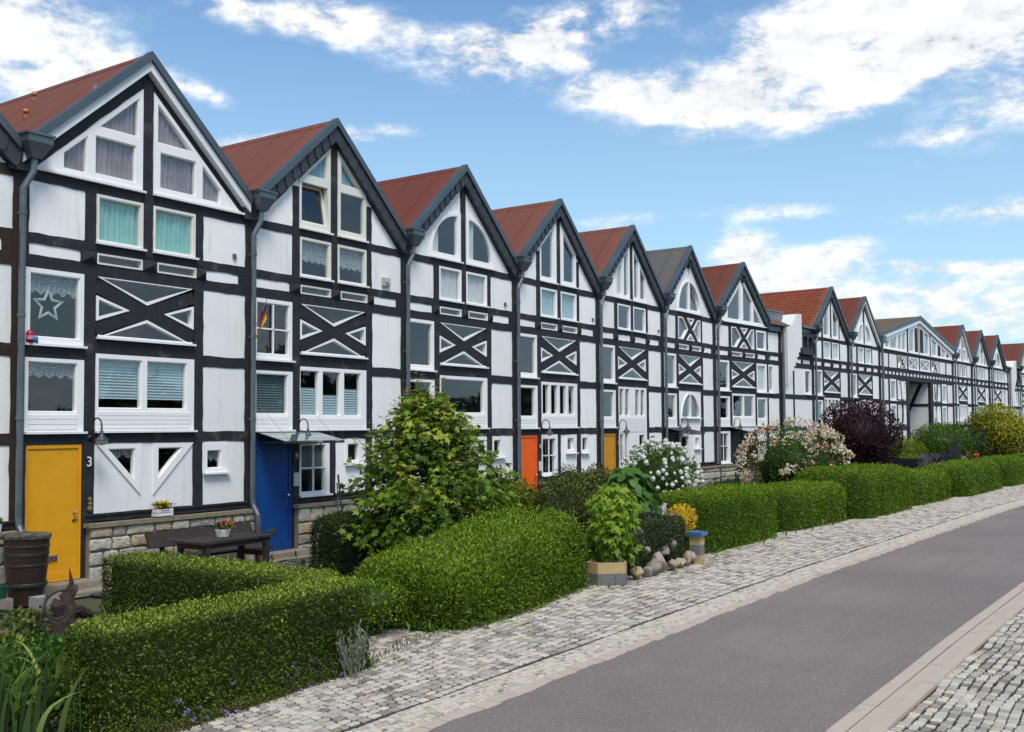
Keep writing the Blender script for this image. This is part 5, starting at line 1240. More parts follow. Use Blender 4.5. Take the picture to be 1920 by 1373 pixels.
def blossoms(root, r, ry, z0, z1, nb, size, petals, m, seed, rb=.05, face=None, name='blossoms', top=-.3):
    Ps = []; Ns = []; T = []; rz = (z1-z0)/2; k = 0; rd = np.random.default_rng(seed)
    while k < nb:
        d = rd.normal(size=3); d /= np.linalg.norm(d)
        if d[2] < top: continue
        c = d*np.array([r, ry, rz])*(1.0+.06*rd.random())+[0, 0, z0+rz]; lum = sines(d[None, :], seed, 2.2)[0]
        k += 1; q = unit(rd.normal(size=(petals, 3))); Ps.append(c+q*rb*rd.uniform(.7, 1.2)*[1, 1, .8]); Ns.append(q); T.append(np.clip(rd.normal(.55, .3)+rd.normal(0, .12, petals), 0, 1))
    V, F, TT = leaf_cloud(np.concatenate(Ps), np.concatenate(Ns), size, aspect=.8, up=.1, spread=.5, tint=np.concatenate(T)); np_mesh(name, V, F, TT, [m], root)
def snowballs(root, r, ry, z0, z1, nb, m, seed):
    rd = np.random.default_rng(seed); b = MB(); rz = (z1-z0)/2; k = 0
    while k < nb:
        d = unit(rd.normal(size=(1, 3)))[0]
        if d[2] < -.5: continue
        k += 1; c = d*[r, ry, rz]*(.95+.10*rd.random())*(1+.16*sines(d[None, :], 81, 2.2)[0]*.6)+[0, 0, z0+rz]; s = rd.uniform(.035, .07); n0 = len(b.v); b.cur = rd.uniform(.35, 1)
        b.lathe([(0, -s), (s*.7, -s*.7), (s, 0), (s*.7, s*.7), (0, s)], *c, 7)
        b.v[n0:] = [tuple(np.array(v)+rd.normal(0, s*.13, 3)) for v in b.v[n0:]]
    b.build('blossoms', m, root, tint=True)
SNOW = mat('white_blossom', (.7, .72, .62), .7, tint=[(.42, .46, .30), (.66, .67, .56), (.78, .78, .70)], transl=.2)
PEACH = mat('peach_blossom', (.7, .5, .35), .7, tint=[(.52, .27, .13), (.70, .48, .30), (.78, .66, .48), (.80, .76, .64)], transl=.25)
YEL_F = mat('yellow_petals', (.75, .45, .01), .6, tint=[(.55, .30, .01), (.75, .50, .01), (.78, .62, .05)], transl=.2)
WHI_F = mat('white_petals', (.75, .75, .78), .6, tint=[(.62, .62, .66), (.75, .75, .78), (.8, .8, .82)], transl=.2)
ORA_F = mat('orange_petals', (.8, .22, .01), .6, transl=.2); PUR_F = mat('purple_petals', (.10, .03, .25), .6, transl=.2); MAG_F = mat('magenta_petals', (.45, .01, .16), .6, transl=.2); RED_F = mat('red_petals', (.7, .06, .02), .6, transl=.2); LIL_F = mat('lilac_petals', (.28, .20, .58), .6, transl=.2)
sb = bush('snowball_bush', 'bush covered in round white flower heads near the ochre door', 18.7, -4.0, .93, .35, 2.18, G_MID, leaf=.06, n=4200, seed=81, lump=.16, core=.7); snowballs(sb, .97, 1.02, .30, 2.24, 230, SNOW, 5)
pb = bush('flowering_shrub', 'wide shrub with peach and cream flower clusters in front of the dark green door', 26.2, -5.0, 1.75, .1, 2.55, G_MID, leaf=.09, n=5200, seed=85, lump=.18, core=.7, ry=1.5, shell=.5); blossoms(pb, 1.82, 1.58, .15, 2.68, 112, .085, 26, PEACH, 7, rb=.11, top=-.55)
bush('plum_bush', 'dark purple plum bush towering over the hedges', 35.6, -4.5, 1.62, .6, 3.62, G_PLUM, leaf=.10, n=9500, seed=91, lump=.16, core=.66, up=.7, cat='tree', ry=1.62, shell=.55, f=3.2, trunk=.08)
bush('shrub', 'bright yellow-green mound shrub behind the black boat', 40.3, -5.4, .80, .6, 1.95, G_YELG, leaf=.07, n=3800, seed=95, lump=.18, core=.74)
bush('shrub', 'small yellow-green shrub at the foot of the purple plum bush', 37.6, -5.9, .62, .5, 1.42, G_YELG, leaf=.06, n=2200, seed=96, lump=.18, core=.7)
bush('shrub', 'large mid-green bush in front of the gatehouse passage', 48.9, -5.0, 1.65, .1, 2.62, G_MID, leaf=.10, n=6500, seed=97, lump=.14, core=.74, up=.6)
bush('shrub', 'darker bush between the mid-green and the golden-green bushes', 55.0, -4.6, 1.75, .1, 2.60, G_DARK, leaf=.11, n=5000, seed=99, lump=.16, core=.74, up=.5)
bush('shrub', 'dark leafy shrub against the wall right of the purple plum bush', 45.0, -3.4, 1.2, .1, 2.35, G_DARK, leaf=.10, n=3200, seed=98, lump=.16, core=.74, up=.5)
bush('tree', 'golden-green rounded bush at the right edge, taller than the hedges', 60.6, -5.9, 1.85, .3, 3.72, G_GOLD, leaf=.16, n=7500, seed=101, lump=.14, core=.72, aspect=.38, droop=.5, up=0, trunk=.08)
bush('shrub', 'fresh green leafy shrub right behind the maple', 11.3, -4.4, .55, .5, 1.72, G_YELG, leaf=.07, n=1900, seed=103, lump=.2, core=.6)
bush('shrub', 'low reddish-green shrub against the stone base near the ochre door', 22.6, -1.6, .5, .0, .9, G_MID, leaf=.06, n=1500, seed=105, lump=.2, core=.7)
bush('shrub', 'dark narrow shrub beside the ochre door', 20.4, -1.3, .35, .4, 1.55, G_YEW, leaf=.06, n=1500, seed=107, lump=.2, core=.7)
bush('shrub', 'low green cushion in front of the dark green door', 27.9, -2.4, 1.1, .0, .85, G_DARK, leaf=.06, n=2600, seed=109, lump=.16, core=.75)
bush('shrub', 'pale green cabbage-like plant beside the boat stern', 41.3, -7.0, .55, .5, 1.22, G_SAGE, leaf=.12, n=700, seed=111, lump=.15, core=.6, aspect=.7)
# ------------------------------------------------------------------ smaller plants and garden things
def blades(name, label, x, y, n, h0, h1, w, spread, m, lean=.5, seed=0, cat='plant', kinkp=.25, rx=.5, ry=.35):
    rd = random.Random(seed); V = []; F = []; T = []
    for i in range(n):
        bx, by = rd.gauss(0, rx*.5), rd.gauss(0, ry*.5); a = math.atan2(by, bx)+rd.gauss(0, 1.0); L_ = rd.uniform(h0, h1); th = rd.uniform(.02, lean)*(1+rd.random()*.6); wd = w*rd.uniform(.7, 1.2); ph = rd.uniform(0, 3.14)
        wv = Vector((math.cos(ph), math.sin(ph), 0)); kink = rd.random() < kinkp; t = rd.random(); p = Vector((bx, by, 0)); n0 = len(V); S = 9; el = math.pi/2-th*.3
        for k in range(S+1):
            u = k/S; ww = wd*(1-u**2.2)*.5+.001; V += [tuple(p-wv*ww), tuple(p+wv*ww)]; T += [min(1, t*.7+.3*u)]*2
            el -= th*.22*u*2*(1.4 if kink and u > .55 else 1)*(2.2 if kink and .55 < u < .7 else 1); p = p+Vector((math.cos(a)*math.cos(el), math.sin(a)*math.cos(el), math.sin(el)))*L_/S
        F += [(n0+2*k, n0+2*k+1, n0+2*k+3, n0+2*k+2) for k in range(S)]
    o = np_mesh(name, V, F, T, [m]); o.location = (x, y, 0); return tag(o, label, cat)
blades('iris_clump', 'clump of tall sword-shaped iris leaves at the lower left edge', -.13, -6.85, 130, .55, 1.12, .048, .5, G_IRIS, .50, 3, rx=.36, ry=.85)
blades('iris_clump', 'yellow-green iris leaves between the iris clump and the nearest hedge', .95, -6.15, 22, .5, .85, .045, .4, green('yellow_green_blades', [(.07, .11, .02), (.13, .19, .03), (.22, .29, .05), (.33, .36, .09)]), 1.0, 5, rx=.22, ry=.25)
blades('daylily_clump', 'arching light green daylily leaves left of the inner hedge', 2.75, -4.6, 34, .35, .7, .022, .4, green('daylily_blades', [(.07, .13, .02), (.12, .20, .03), (.2, .28, .05), (.3, .36, .08)]), 1.7, 7, rx=.25, ry=.3)
bush('shrub', 'low loose green filler shrub between the nearest hedge and the privet hedge', 4.95, -6.35, .62, .0, .72, G_PRIV, leaf=.042, n=3600, seed=119, lump=.2, core=.75)
bush('weed', 'leafy green weeds under the iris leaves', .10, -6.9, .42, .0, .55, G_MID, leaf=.085, n=900, seed=121, lump=.2, core=.5, cat='plant', stems=6)
bush('weed', 'leafy weeds between the driftwood and the nearest hedge', 1.6, -5.7, .6, .0, .48, G_BROAD, leaf=.085, n=1300, seed=123, lump=.3, core=.5, cat='plant', stems=6, tb=.4)
bush('weed', 'dense low weeds in front of the driftwood', 1.35, -4.6, .75, .0, .34, G_MID, leaf=.07, n=1600, seed=127, lump=.3, core=.5, cat='plant', stems=4, tb=.4)
bush('weed', 'low leafy plants beside the barrel', 2.4, -3.0, .6, .0, .35, G_GRASS, leaf=.07, n=900, seed=125, lump=.3, core=.4, cat='plant', stems=6)
def sage():
    V = []; F = []; T = []; rd = random.Random(4); P = []; D = []
    st = MB()
    for i in range(24):
        a = rd.uniform(0, 6.28); r = rd.uniform(0, .10); h = rd.uniform(.28, .52); l = rd.uniform(.02, .14); p0 = Vector((r*math.cos(a), r*math.sin(a), 0)); p1 = p0+Vector((l*math.cos(a), l*math.sin(a), h)); st.tube([p0, p1], [.005, .003], 5)
        for k in range(26):
            P.append(tuple(p0.lerp(p1, .25+.75*k/25))); b_ = rd.uniform(0, 6.28); D.append((math.cos(b_), math.sin(b_), .7))
    V, F, T = leaf_cloud(np.array(P), unit(np.array(D)), .055, aspect=.26, up=.5, spread=.25)
    r_ = empty('silver_plant', (3.20, -7.86, 0), label='silvery upright plant in front of the right end of the nearest hedge', cat='plant'); np_mesh('foliage', V, F, T, [G_SAGE], r_); st.build('stems', G_SAGE if False else mat('pale_stem', (.2, .22, .14), .8), r_)
sage()
# verge: creeping green with small lilac flowers between hedge and pavement (nobody could count it)
def verge():
    n = 9000; x = rng.uniform(-.2, 3.7, n); edge = cP(x)+.18; y = edge+np.abs(rng.normal(0, .09, n)); h = np.abs(rng.normal(0, .05, n))*(1+1.4*(np.sin(x*2.3+1) > .2)); P = np.stack([x, y-.22, h*.9], 1); keep = P[:, 1] < -7.45; P = P[keep]
    V, F, T = leaf_cloud(P, unit(rng.normal(size=(len(P), 3))*.6+[0, -.4, .8]), .026, aspect=.4, up=.5); o = np_mesh('ground_cover', V, F, T, [G_GRASS]); tag(o, 'creeping green plants between the nearest hedge and the pavement', 'ground cover', kind='stuff')
    n = 1500; x = rng.uniform(3.6, 14, n)**1.0; P = np.stack([x, cP(x)+.10+rng.normal(0, .07, n), np.abs(rng.normal(0, .02, n))], 1); V, F, T = leaf_cloud(P, unit(rng.normal(size=(n, 3))*.5+[0, 0, 1]), .05, aspect=.2, up=1.2, spread=.5); o = np_mesh('verge_grass', V, F, T, [G_GRASS]); tag(o, 'thin grass and weeds along the edge of the pavement', 'grass', kind='stuff')
    n = 5200; xs = rng.uniform(5, 60, n); ys = rng.uniform(-7.6, -1.0, n); P = np.stack([xs, ys-np.clip((xs-24)*.055, 0, 3), np.abs(rng.normal(0, .08, n))], 1); V, F, T = leaf_cloud(P, unit(rng.normal(size=(n, 3))*.5+[0, 0, 1]), .14, aspect=.3, up=.8, spread=.6); o = np_mesh('garden_green', V, F, T, [G_MID]); tag(o, 'low green growth covering the garden beds behind the hedges', 'ground cover', kind='stuff')
    for i in range(34):   # moss and grass tufts sprouting in pavement joints
        pass
    n = 2600; c = rng.uniform(0, 1, (26, 2)); k = rng.integers(0, 26, n); cx = 2.2+c[k, 0]*14; cy = cP(cx)-.02-c[k, 1]**3*1.5; P = np.stack([cx+rng.normal(0, .12, n), cy+rng.normal(0, .03, n), np.full(n, .012)], 1); V, F, T = leaf_cloud(P, unit(rng.normal(size=(n, 3))*.5+[0, 0, 1]), .022, aspect=.25, up=1, spread=.6); o = np_mesh('joint_weeds', V, F, T, [G_GRASS]); tag(o, 'tiny weeds growing in the joints of the pavement', 'weeds', kind='stuff')
    Ps = []
    for i in range(24):
        xx = rng.uniform(.6, 3.6); c_ = np.array([xx, cP(xx)+rng.uniform(-.02, .1)-.14, rng.uniform(.04, .3)])
        if c_[1] > -7.72: c_[1] = -7.78
        Ps.append(c_+rng.normal(0, .009, (7, 3)))
    P = np.concatenate(Ps); V, F, T = leaf_cloud(P, unit(rng.normal(size=P.shape)), .02, aspect=.8); o = np_mesh('lilac_flowers', V, F, T, [LIL_F]); tag(o, 'small lilac flowers scattered at the foot of the nearest hedge', 'flowers', kind='stuff')
verge()
def flower_stand(name, label, x, y, z0, r, h, m, n, size, stem=True, ry=None, cat='flowers', base=G_MID, tall=.5):
    root = empty(name, (x, y, z0), label=label, cat=cat); Ps = []; Ns = []
    for i in range(n):
        c = np.array([rng.normal(0, r*.5), rng.normal(0, (ry or r)*.5), h*rng.uniform(tall, 1)]); q = unit(rng.normal(size=(9, 3))); Ps.append(c+q*size*.6); Ns.append(q)
    V, F, T = leaf_cloud(np.concatenate(Ps), np.concatenate(Ns), size, aspect=.7, spread=.4); np_mesh('petals', V, F, T, [m], root)
    k = n*14; P = np.stack([rng.normal(0, r*.45, k), rng.normal(0, (ry or r)*.45, k), h*rng.random(k)*.85], 1); V, F, T = leaf_cloud(P, unit(rng.normal(size=(k, 3))+[0, 0, .7]), size*1.6, aspect=.3, up=.8); np_mesh('foliage', V, F, T, [base], root)
    return root
wf = empty('white_flowers', (13.15, -6.62, .3), label='white flower spikes behind the ivy, left of the yellow-leaved plant', cat='flowers')
Ps = []
for i in range(26):
    c = np.array([rng.normal(0, .14), rng.normal(0, .14), 0]); hh = rng.uniform(.35, .78)
    for j in range(9): q = unit(rng.normal(size=(6, 3))); Ps.append(c+[0, 0, hh-j*.022]+q*.028)
P = np.concatenate(Ps); V, F, T = leaf_cloud(P, unit(rng.normal(size=P.shape)), .035, aspect=.8); np_mesh('petals', V, F, T, [WHI_F], wf)
P = np.stack([rng.normal(0, .17, 500), rng.normal(0, .17, 500), rng.random(500)*.6], 1); V, F, T = leaf_cloud(P, unit(rng.normal(size=P.shape)+[0, 0, .7]), .08, aspect=.25, up=1); np_mesh('foliage', V, F, T, [G_HEDG], wf)
bush('yellow_plant', 'golden-yellow leaved plant between the white flowers and the hedge', 13.98, -6.72, .30, .40, 1.02, YEL_F, leaf=.06, n=1300, seed=131, aspect=.35, core=.5, cat='plant', up=.8, stems=5)
flower_stand('poppies', 'orange-red poppies behind the hedge right of the boat', 44.0, -7.1, .75, .9, .5, RED_F, 6, .09, cat='flowers', tall=.8)
flower_stand('gazania_flowers', 'yellow flowers beside the rounded plant below the orange-door house', 17.75, -2.4, .95, .16, .45, YEL_F, 16, .05, tall=.5)

# ivy covered boulder wall, pillar, planter
def boulder(x, y, z, rx, ry, rz, seed, label):
    rd = np.random.default_rng(seed); nu, nv = 16, 10
    v = np.array([(math.cos(2*math.pi*i/nu)*math.sin(math.pi*j/nv), math.sin(2*math.pi*i/nu)*math.sin(math.pi*j/nv), math.cos(math.pi*j/nv)) for j in range(nv+1) for i in range(nu)])
    
    for _ in range(11):
        d_ = unit(rd.normal(size=(1, 3)))[0]; k_ = v@d_; lim = rd.uniform(.50, .78); v = v-np.maximum(k_-lim, 0)[:, None]*d_*.9
    v = v*(1+.05*sines(v, seed, 2.2)*1.9+.07*sines(v, seed+9, 4.5))[:, None]*[rx, ry, rz]; b = MB(); b.v = [tuple(p) for p in v]; b.t = [rd.random()]*len(v)
    b.f = [(j*nu+i, (j+1)*nu+i, (j+1)*nu+(i+1) % nu, j*nu+(i+1) % nu) for j in range(nv) for i in range(nu)]
    o = b.build('boulder', BOUL, smooth=True, tint=True); o.location = (x, y, z); o.rotation_euler = (0, 0, rd.uniform(-.6, .6)); tag(o, label, 'boulder', 'boulders at the foot of the ivy'); return o
BOUL = mat('field_stone', (.3, .24, .2), .85, tint=[(.20, .17, .14), (.34, .26, .18), (.40, .29, .18), (.26, .26, .24), (.36, .27, .23)], noise=(7, .25), bump=(16, .5, .01))
bl = [(10.75, -7.36, .13, .15, .12, .14, 'reddish boulder touching the right side of the concrete planter'), (11.02, -7.42, .12, .11, .10, .13, 'narrow bluish-grey boulder, second from the planter'), (11.28, -7.40, .16, .17, .13, .17, 'round brown boulder left of the largest one'),
      (11.62, -7.33, .20, .24, .17, .21, 'largest boulder in the middle of the ivy wall'), (11.40, -7.16, .40, .15, .12, .12, 'boulder resting on top of the largest one'), (11.28, -7.14, .55, .11, .10, .10, 'small upper boulder below the topmost one'), (11.36, -7.1, .72, .13, .11, .13, 'topmost boulder of the pile beside the ivy'),
      (12.02, -7.40, .12, .17, .12, .12, 'mossy boulder right of the largest one'), (12.34, -7.42, .10, .16, .11, .10, 'flat pinkish boulder in the front row'), (12.12, -7.22, .32, .16, .12, .12, 'boulder in the second layer below the ivy'), (12.42, -7.2, .40, .13, .11, .13, 'pinkish boulder sticking out of the ivy, second layer'),
      (12.66, -7.42, .14, .16, .12, .14, 'rounded mauve boulder left of the pillar'), (12.90, -7.36, .15, .12, .12, .15, 'grey boulder touching the blue-capped pillar')]
for i, (x, y, z, a, b_, c, lab) in enumerate(bl): boulder(x, y, z, a, b_, c, 200+i, lab)
hedge('ivy_hedge', 'clipped dark ivy draped over the boulders left of the pillar', 12.05, -6.88, 2.0, .66, .86, 0, leaf=.03, dens=3000, m=green('ivy_leaves', [(.012, .022, .008), (.03, .05, .014), (.055, .08, .022), (.12, .13, .04)], tr=.1), seed=205, fuzz=.02, lump=.05, rnd=.10, aspect=.8)
def pillar():
    r = empty('pillar', (13.1, -7.42, 0), .0, label='striped stone pillar with a blue cap between the ivy and the hedge', cat='pillar')
    r.scale = (.82, .82, .86)
    A = mat('yellow_sandstone', (.46, .33, .16), .8, noise=(7, .1), bump=(20, .25, .004), stain=((.16, .13, .04), (3, 3, 5), .62, .8)); B = mat('grey_basalt', (.15, .15, .155), .7, noise=(7, .15), bump=(20, .2, .003))
    for i, (z0, z1, m) in enumerate(((0, .20, A), (.20, .42, B), (.42, .62, A))):
        b = MB(); b.box(-.13, .13, -.13, .13, z0+.002, z1); b.build('block', m, r)
    b = MB(); b.box(-.19, .19, -.19, .19, .622, .70); b.add([(-.19, -.19, .70), (.19, -.19, .70), (.19, .19, .70), (-.19, .19, .70), (-.02, .0, .735)], [(0, 1, 4), (1, 2, 4), (2, 3, 4), (3, 0, 4)]); b.build('cap', mat('blue_glazed_cap', (.04, .13, .26), .3, noise=(6, .3), coat=.3), r)
    return A, B
PA, PB_ = pillar()
def planter():
    r = empty('planter', (10.05, -7.22, 0), .0, label='angular stone planter with a beige band over a grey band', cat='planter')
    q = [(-.36, .10), (.02, -.30), (.27, -.22), (.32, .34), (-.30, .40)]
    q = [(x*.78, y*.85) for x, y in q]
    for z0, z1, m in ((0, .20, PB_), (.202, .38, PA)):
        b = MB(); n = len(q); b.add([(x, y, z0) for x, y in q]+[(x, y, z1) for x, y in q]+[(x*.86, y*.86, z1) for x, y in q]+[(x*.86, y*.86, z1-.05) for x, y in q], [(i, (i+1) % n, (i+1) % n+n, i+n) for i in range(n)]+[(i+n, (i+1) % n+n, (i+1) % n+2*n, i+2*n) for i in range(n)]+[(i+2*n, (i+1) % n+2*n, (i+1) % n+3*n, i+3*n) for i in range(n)])
        b.build('band', m, r)
    b = MB(); b.add([(x*.87, y*.87, .34) for x, y in q], [tuple(range(len(q)))]); b.build('soil', gm, r)
planter()

# furniture, pots, barrel
def table():
    r = empty('garden_table', (6.85, -1.58, 0), .04, label='weathered dark wooden garden table in front of the yellow-door house', cat='table')
    b = MB()
    for i in range(4): y = -.37+i*.188; b.box(-.78+random.uniform(-.01, .01), .78+random.uniform(-.01, .01), y, y+.178, .725, .765)
    b.build('tabletop', WOODD, r)
    a = MB(); a.box(-.68, .68, -.33, -.29, .64, .722); a.box(-.68, .68, .29, .33, .64, .722); a.box(-.72, -.68, -.33, .33, .64, .722); a.box(.68, .72, -.33, .33, .64, .722)
    for s in (-1, 1): a.box(s*.66-.02, s*.66+.02, -.28, .28, .40, .49); a.box(s*.66-.02, s*.66+.02, -.28, .28, .14, .23)
    a.build('apron', WOODD, r)
    for sx in (-1, 1):
        for sy in (-1, 1): l = MB(); l.box(sx*.66-.045, sx*.66+.045, sy*.30-.04, sy*.30+.04, 0, .724); l.build('leg', WOODD, r)
table()
def bench():
    r = empty('garden_bench', (7.22, -.72, 0), .0, label='long dark wooden bench with a leaning backrest plank against the stone base', cat='bench')
    b = MB(); b.box(-1.1, 1.1, -.22, .0, .42, .46); b.box(-1.1, 1.1, -.46, -.24, .42, .46); b.build('seat', WOODD, r)
    k = MB(); k.add([(-1.13, .10, .60), (1.15, .10, .60), (1.15, .22, .84), (-1.13, .22, .84), (-1.13, .14, .58), (1.15, .14, .58), (1.15, .26, .82), (-1.13, .26, .82)], [(0, 1, 2, 3), (7, 6, 5, 4), (3, 2, 6, 7), (4, 5, 1, 0), (0, 3, 7, 4), (1, 5, 6, 2)]); k.build('backrest', WOODD, r)
    for s in (-.8, .8):
        l = MB(); l.tube([(s, -.40, 0), (s, -.36, .42)], .04, 4); l.build('leg', WOODD, r)
        l = MB(); l.tube([(s, .02, .0), (s, .16, .40), (s, .31, .78)], .045, 4); l.build('leg', WOODD, r)
bench()
def pot_flowers(par, r, z, cols, n=26, leaf=.05, rx=None):
    P = np.stack([rng.normal(0, (rx or r)*.5, n*8), rng.normal(0, r*.5, n*8), z+rng.random(n*8)*.09], 1); V, F, T = leaf_cloud(P, unit(rng.normal(size=P.shape)+[0, 0, .8]), leaf, aspect=.4, up=.6); np_mesh('foliage', V, F, T, [G_MID], par)
    for m in cols:
        Ps = []
        for i in range(n//len(cols)+2): c = np.array([rng.uniform(-1, 1)*(rx or r)*.9, rng.uniform(-1, 1)*r*.8, z+rng.uniform(.05, .13)]); Ps.append(c+rng.normal(0, .012, (9, 3)))
        P = np.concatenate(Ps); V, F, T = leaf_cloud(P, unit(rng.normal(size=P.shape)+[0, 0, .5]), .032, aspect=.9); np_mesh('flowers', V, F, T, [m], par)
WHW = mat('white_painted_wood', (.68, .69, .70), .6, noise=(8, .1)); WICK = mat('white_wicker', (.62, .61, .60), .7, noise=(30, .15))
def basket():
    r = empty('flower_basket', (6.88, -1.5, .766), label='white wicker basket of pansies on the garden table', cat='basket')
    b = MB()
    for i in range(9):
        z = .008+i*.014; R0 = .085+i*.0035; b.tube([((R0+(.006 if (k+i) % 2 else -.004))*1.15*math.cos(k*math.pi/9), (R0+(.006 if (k+i) % 2 else -.004))*.85*math.sin(k*math.pi/9), z) for k in range(19)], .008, 5)
    b.lathe([(0, .0), (.08, .002), (.108, .125)], 0, 0, 0, 18); b.build('wicker', WICK, r)
    pot_flowers(r, .12, .13, [ORA_F, PUR_F, MAG_F, YEL_F], 44)
basket()
def crate():
    r = empty('flower_crate', (6.70, -.13, 1.062), label='white slatted wooden crate of yellow flowers on the stone coping', cat='crate')
    b = MB()
    for y in (-.075, .065):
        for z in (.01, .075): b.box(-.17, .17, y, y+.01, z, z+.055)
    for x in (-.17, .16):
        for z in (.01, .075): b.box(x, x+.01, -.065, .065, z, z+.055)
    for x in (-.155, .14):
        for y in (-.064, .05): b.box(x, x+.015, y, y+.014, .0, .14)
    b.build('slats', WHW, r); bb = MB(); bb.box(-.158, .158, -.062, .062, .005, .10); bb.build('liner', mat('dark_soil', (.03, .022, .018), .9), r)
    text_mesh('lettering', 'STRAND', .045, mat('dark_print', (.08, .08, .09), .7), r, (.0, -.0765, .088), depth=.001)
    pot_flowers(r, .08, .12, [YEL_F], 30, rx=.15)
crate()
def barrel():
    r = empty('rain_barrel', (3.90, -.66, 0), label='dark brown plastic rain barrel under the left drainpipe', cat='barrel')
    BR = mat('brown_plastic', (.028, .016, .013), .4, noise=(4, .2), coat=.1)
    b = MB(); pf = [(0, 0), (.25, .0), (.275, .25)]
    for z, rr in ((.28, .285), (.60, .315), (.88, .335)): pf += [(rr, z-.03), (rr+.012, z-.02), (rr+.012, z+.0), (rr, z+.01)]
    pf += [(.345, 1.0)]; b.lathe(pf, 0, 0, 0, 36); b.build('body', BR, r, smooth=False)
    l = MB(); l.lathe([(.345, .985), (.362, .985), (.366, 1.03), (.355, 1.045), (.2, 1.055), (0, 1.06)], 0, 0, 0, 36); l.build('lid', mat('mossy_lid', (.035, .03, .026), .8, stain=((.13, .12, .07), (5, 5, 5), .45, .6)), r)
    for z in (.27, .72): h = MB(); h.lathe([(.288+z*.03, z), (.302+z*.045, z+.01), (.302+z*.045, z+.05), (.292+z*.045, z+.06)], 0, 0, 0, 36); h.build('hoop', BLACKM, r)
    for c in r.children: c.scale = (.93, .93, 1)
barrel()
def driftwood():
    r = empty('driftwood', (2.75, -3.5, 0), label='gnarled dark root piece standing upright beside the barrel', cat='root wood'); m = mat('root_wood', (.04, .027, .019), .9, noise=(9, .4), bump=(14, 1, .02))
    b = MB(); rd = random.Random(3)
    b.tube([(-.12, 0, .0), (-.05, 0, .22), (.02, .02, .42), (.0, 0, .56), (.06, 0, .70), (.045, .0, .84)], [.13, .15, .11, .05, .03, .006], 12)
    for p in ([(0, 0, .3), (.16, -.05, .34), (.3, -.08, .24), (.36, -.08, .2)], [(-.05, 0, .25), (-.15, -.05, .45), (-.2, -.04, .5)], [(0, 0, .1), (.12, -.1, .1), (.28, -.12, .12), (.34, -.1, .28)], [(0, .02, .5), (.09, .0, .6), (.13, 0, .62)]): b.tube(p, [.09, .07, .05, .03][:len(p)], 8)
    b.v = [tuple(Vector(v)+mnoise.noise_vector(Vector(v)*11)*.055) for v in b.v]; b.build('root', m, r)
driftwood()
def scroll():
    b = MB(); P = []
    for i in range(60):
        t = i/59*math.pi*3.2; rr = .20-.05*t/2; P.append((rr*math.cos(t+1.2), 0, .62+rr*math.sin(t+1.2)))
    b.tube(P, .014, 8); P2 = [(-.13, 0, .78), (-.19, 0, .5), (-.1, 0, .32), (.04, 0, .2), (.14, 0, .05), (.1, 0, -.05)]; b.tube(P2, .014, 8)
    P3 = [(.0+.15*math.cos(t), 0, .17+.13*math.sin(t)) for t in [i/20*4.6 for i in range(21)]]; b.tube(P3, .013, 8)
    o = b.build('iron_scroll', mat('rusty_iron', (.035, .022, .018), .7, noise=(9, .4)), smooth=True); o.location = (1.75, -4.95, .05); o.rotation_euler = (0, 0, -.45); tag(o, 'rusty wrought-iron scroll stuck in the bed left of the hedges', 'ornament')
scroll()
b = MB(); b.box(-.10, .10, -.1, .1, 0, .42); o = b.build('stone_block', mat('grey_concrete_block', (.25, .25, .245), .85, noise=(9, .15))); o.location = (2.95, -2.6, 0); tag(o, 'small grey stone block right of the barrel', 'stone')
b = MB(); b.box(-.35, .10, -.12, .12, 0, .20); b.v = [tuple(Vector(v)+mnoise.noise_vector(Vector(v)*7)*.03) for v in b.v]; o = b.build('brick_block', mat('red_brick_block', (.20, .10, .07), .9, noise=(9, .25), bump=(20, .5, .01))); o.location = (1.98, -3.3, 0); tag(o, 'reddish block at the left edge below the barrel', 'stone')
b = MB(); b.lathe([(0, 0), (.11, 0), (.13, .15), (.14, .17), (.12, .17), (.11, .04), (0, .04)], 0, 0, 0, 20); o = b.build('flower_pot', mat('green_plastic', (.008, .07, .04), .4)); o.location = (3.27, -1.0, .20); tag(o, 'green plastic pot at the left edge behind the barrel', 'pot')
b = MB(); b.box(-.15, .15, -.15, .15, 0, .20); o2 = b.build('pot_stand', STEPST); o2.location = (3.27, -1.0, 0); tag(o2, 'stone block carrying the green pot', 'stone')
def small_pot(x, y, z, lab, s=1):
    r = empty('potted_plant', (x, y, z), label=lab, cat='potted plant'); b = MB(); b.lathe([(0, 0), (.05*s, 0), (.065*s, .11*s), (.055*s, .11*s), (.05*s, .09*s), (0, .09*s)], 0, 0, 0, 16); b.build('pot', WHW, r)
    P = np.array([[0, 0, .1*s]]*40)+rng.normal(0, .012, (40, 3)); V, F, T = leaf_cloud(P, unit(rng.normal(size=(40, 3))*[1, 1, .3]+[0, 0, .5]), .10*s, aspect=.3, up=.3, spread=.3); np_mesh('foliage', V, F, T, [G_BROAD], r)
small_pot(5.85, -1.35, 0.42, 'small white pot with a green plant under the garden table', 1.2)
small_pot(3.75, -.12, 1.06, 'small succulent in a white pot on the coping left of the drainpipe')
bx = MB(); bx.box(-.16, .16, -.16, .16, 0, .42); o = bx.build('pot_stool', WOODD); o.location = (5.85, -1.35, 0); tag(o, 'small dark stool carrying the white pot beside the garden table', 'stool')
MATD = mat('dark_door_mat', (.05, .055, .062), .95, noise=(30, .3), bump=(60, .5, .005))
for x, y, w, d, a, lab in ((9.45, -1.12, 1.05, .6, -.25, 'dark grey door mat in front of the blue door'), (5.3, -1.05, .9, .5, .1, 'dark door mat in front of the yellow door')):
    b = MB(); b.box(-w/2, w/2, -d/2, d/2, 0, .022); o = b.build('door_mat', MATD); o.location = (x, y, .063 if x > 9 else .014); o.rotation_euler = (0, 0, a); tag(o, lab, 'door mat')
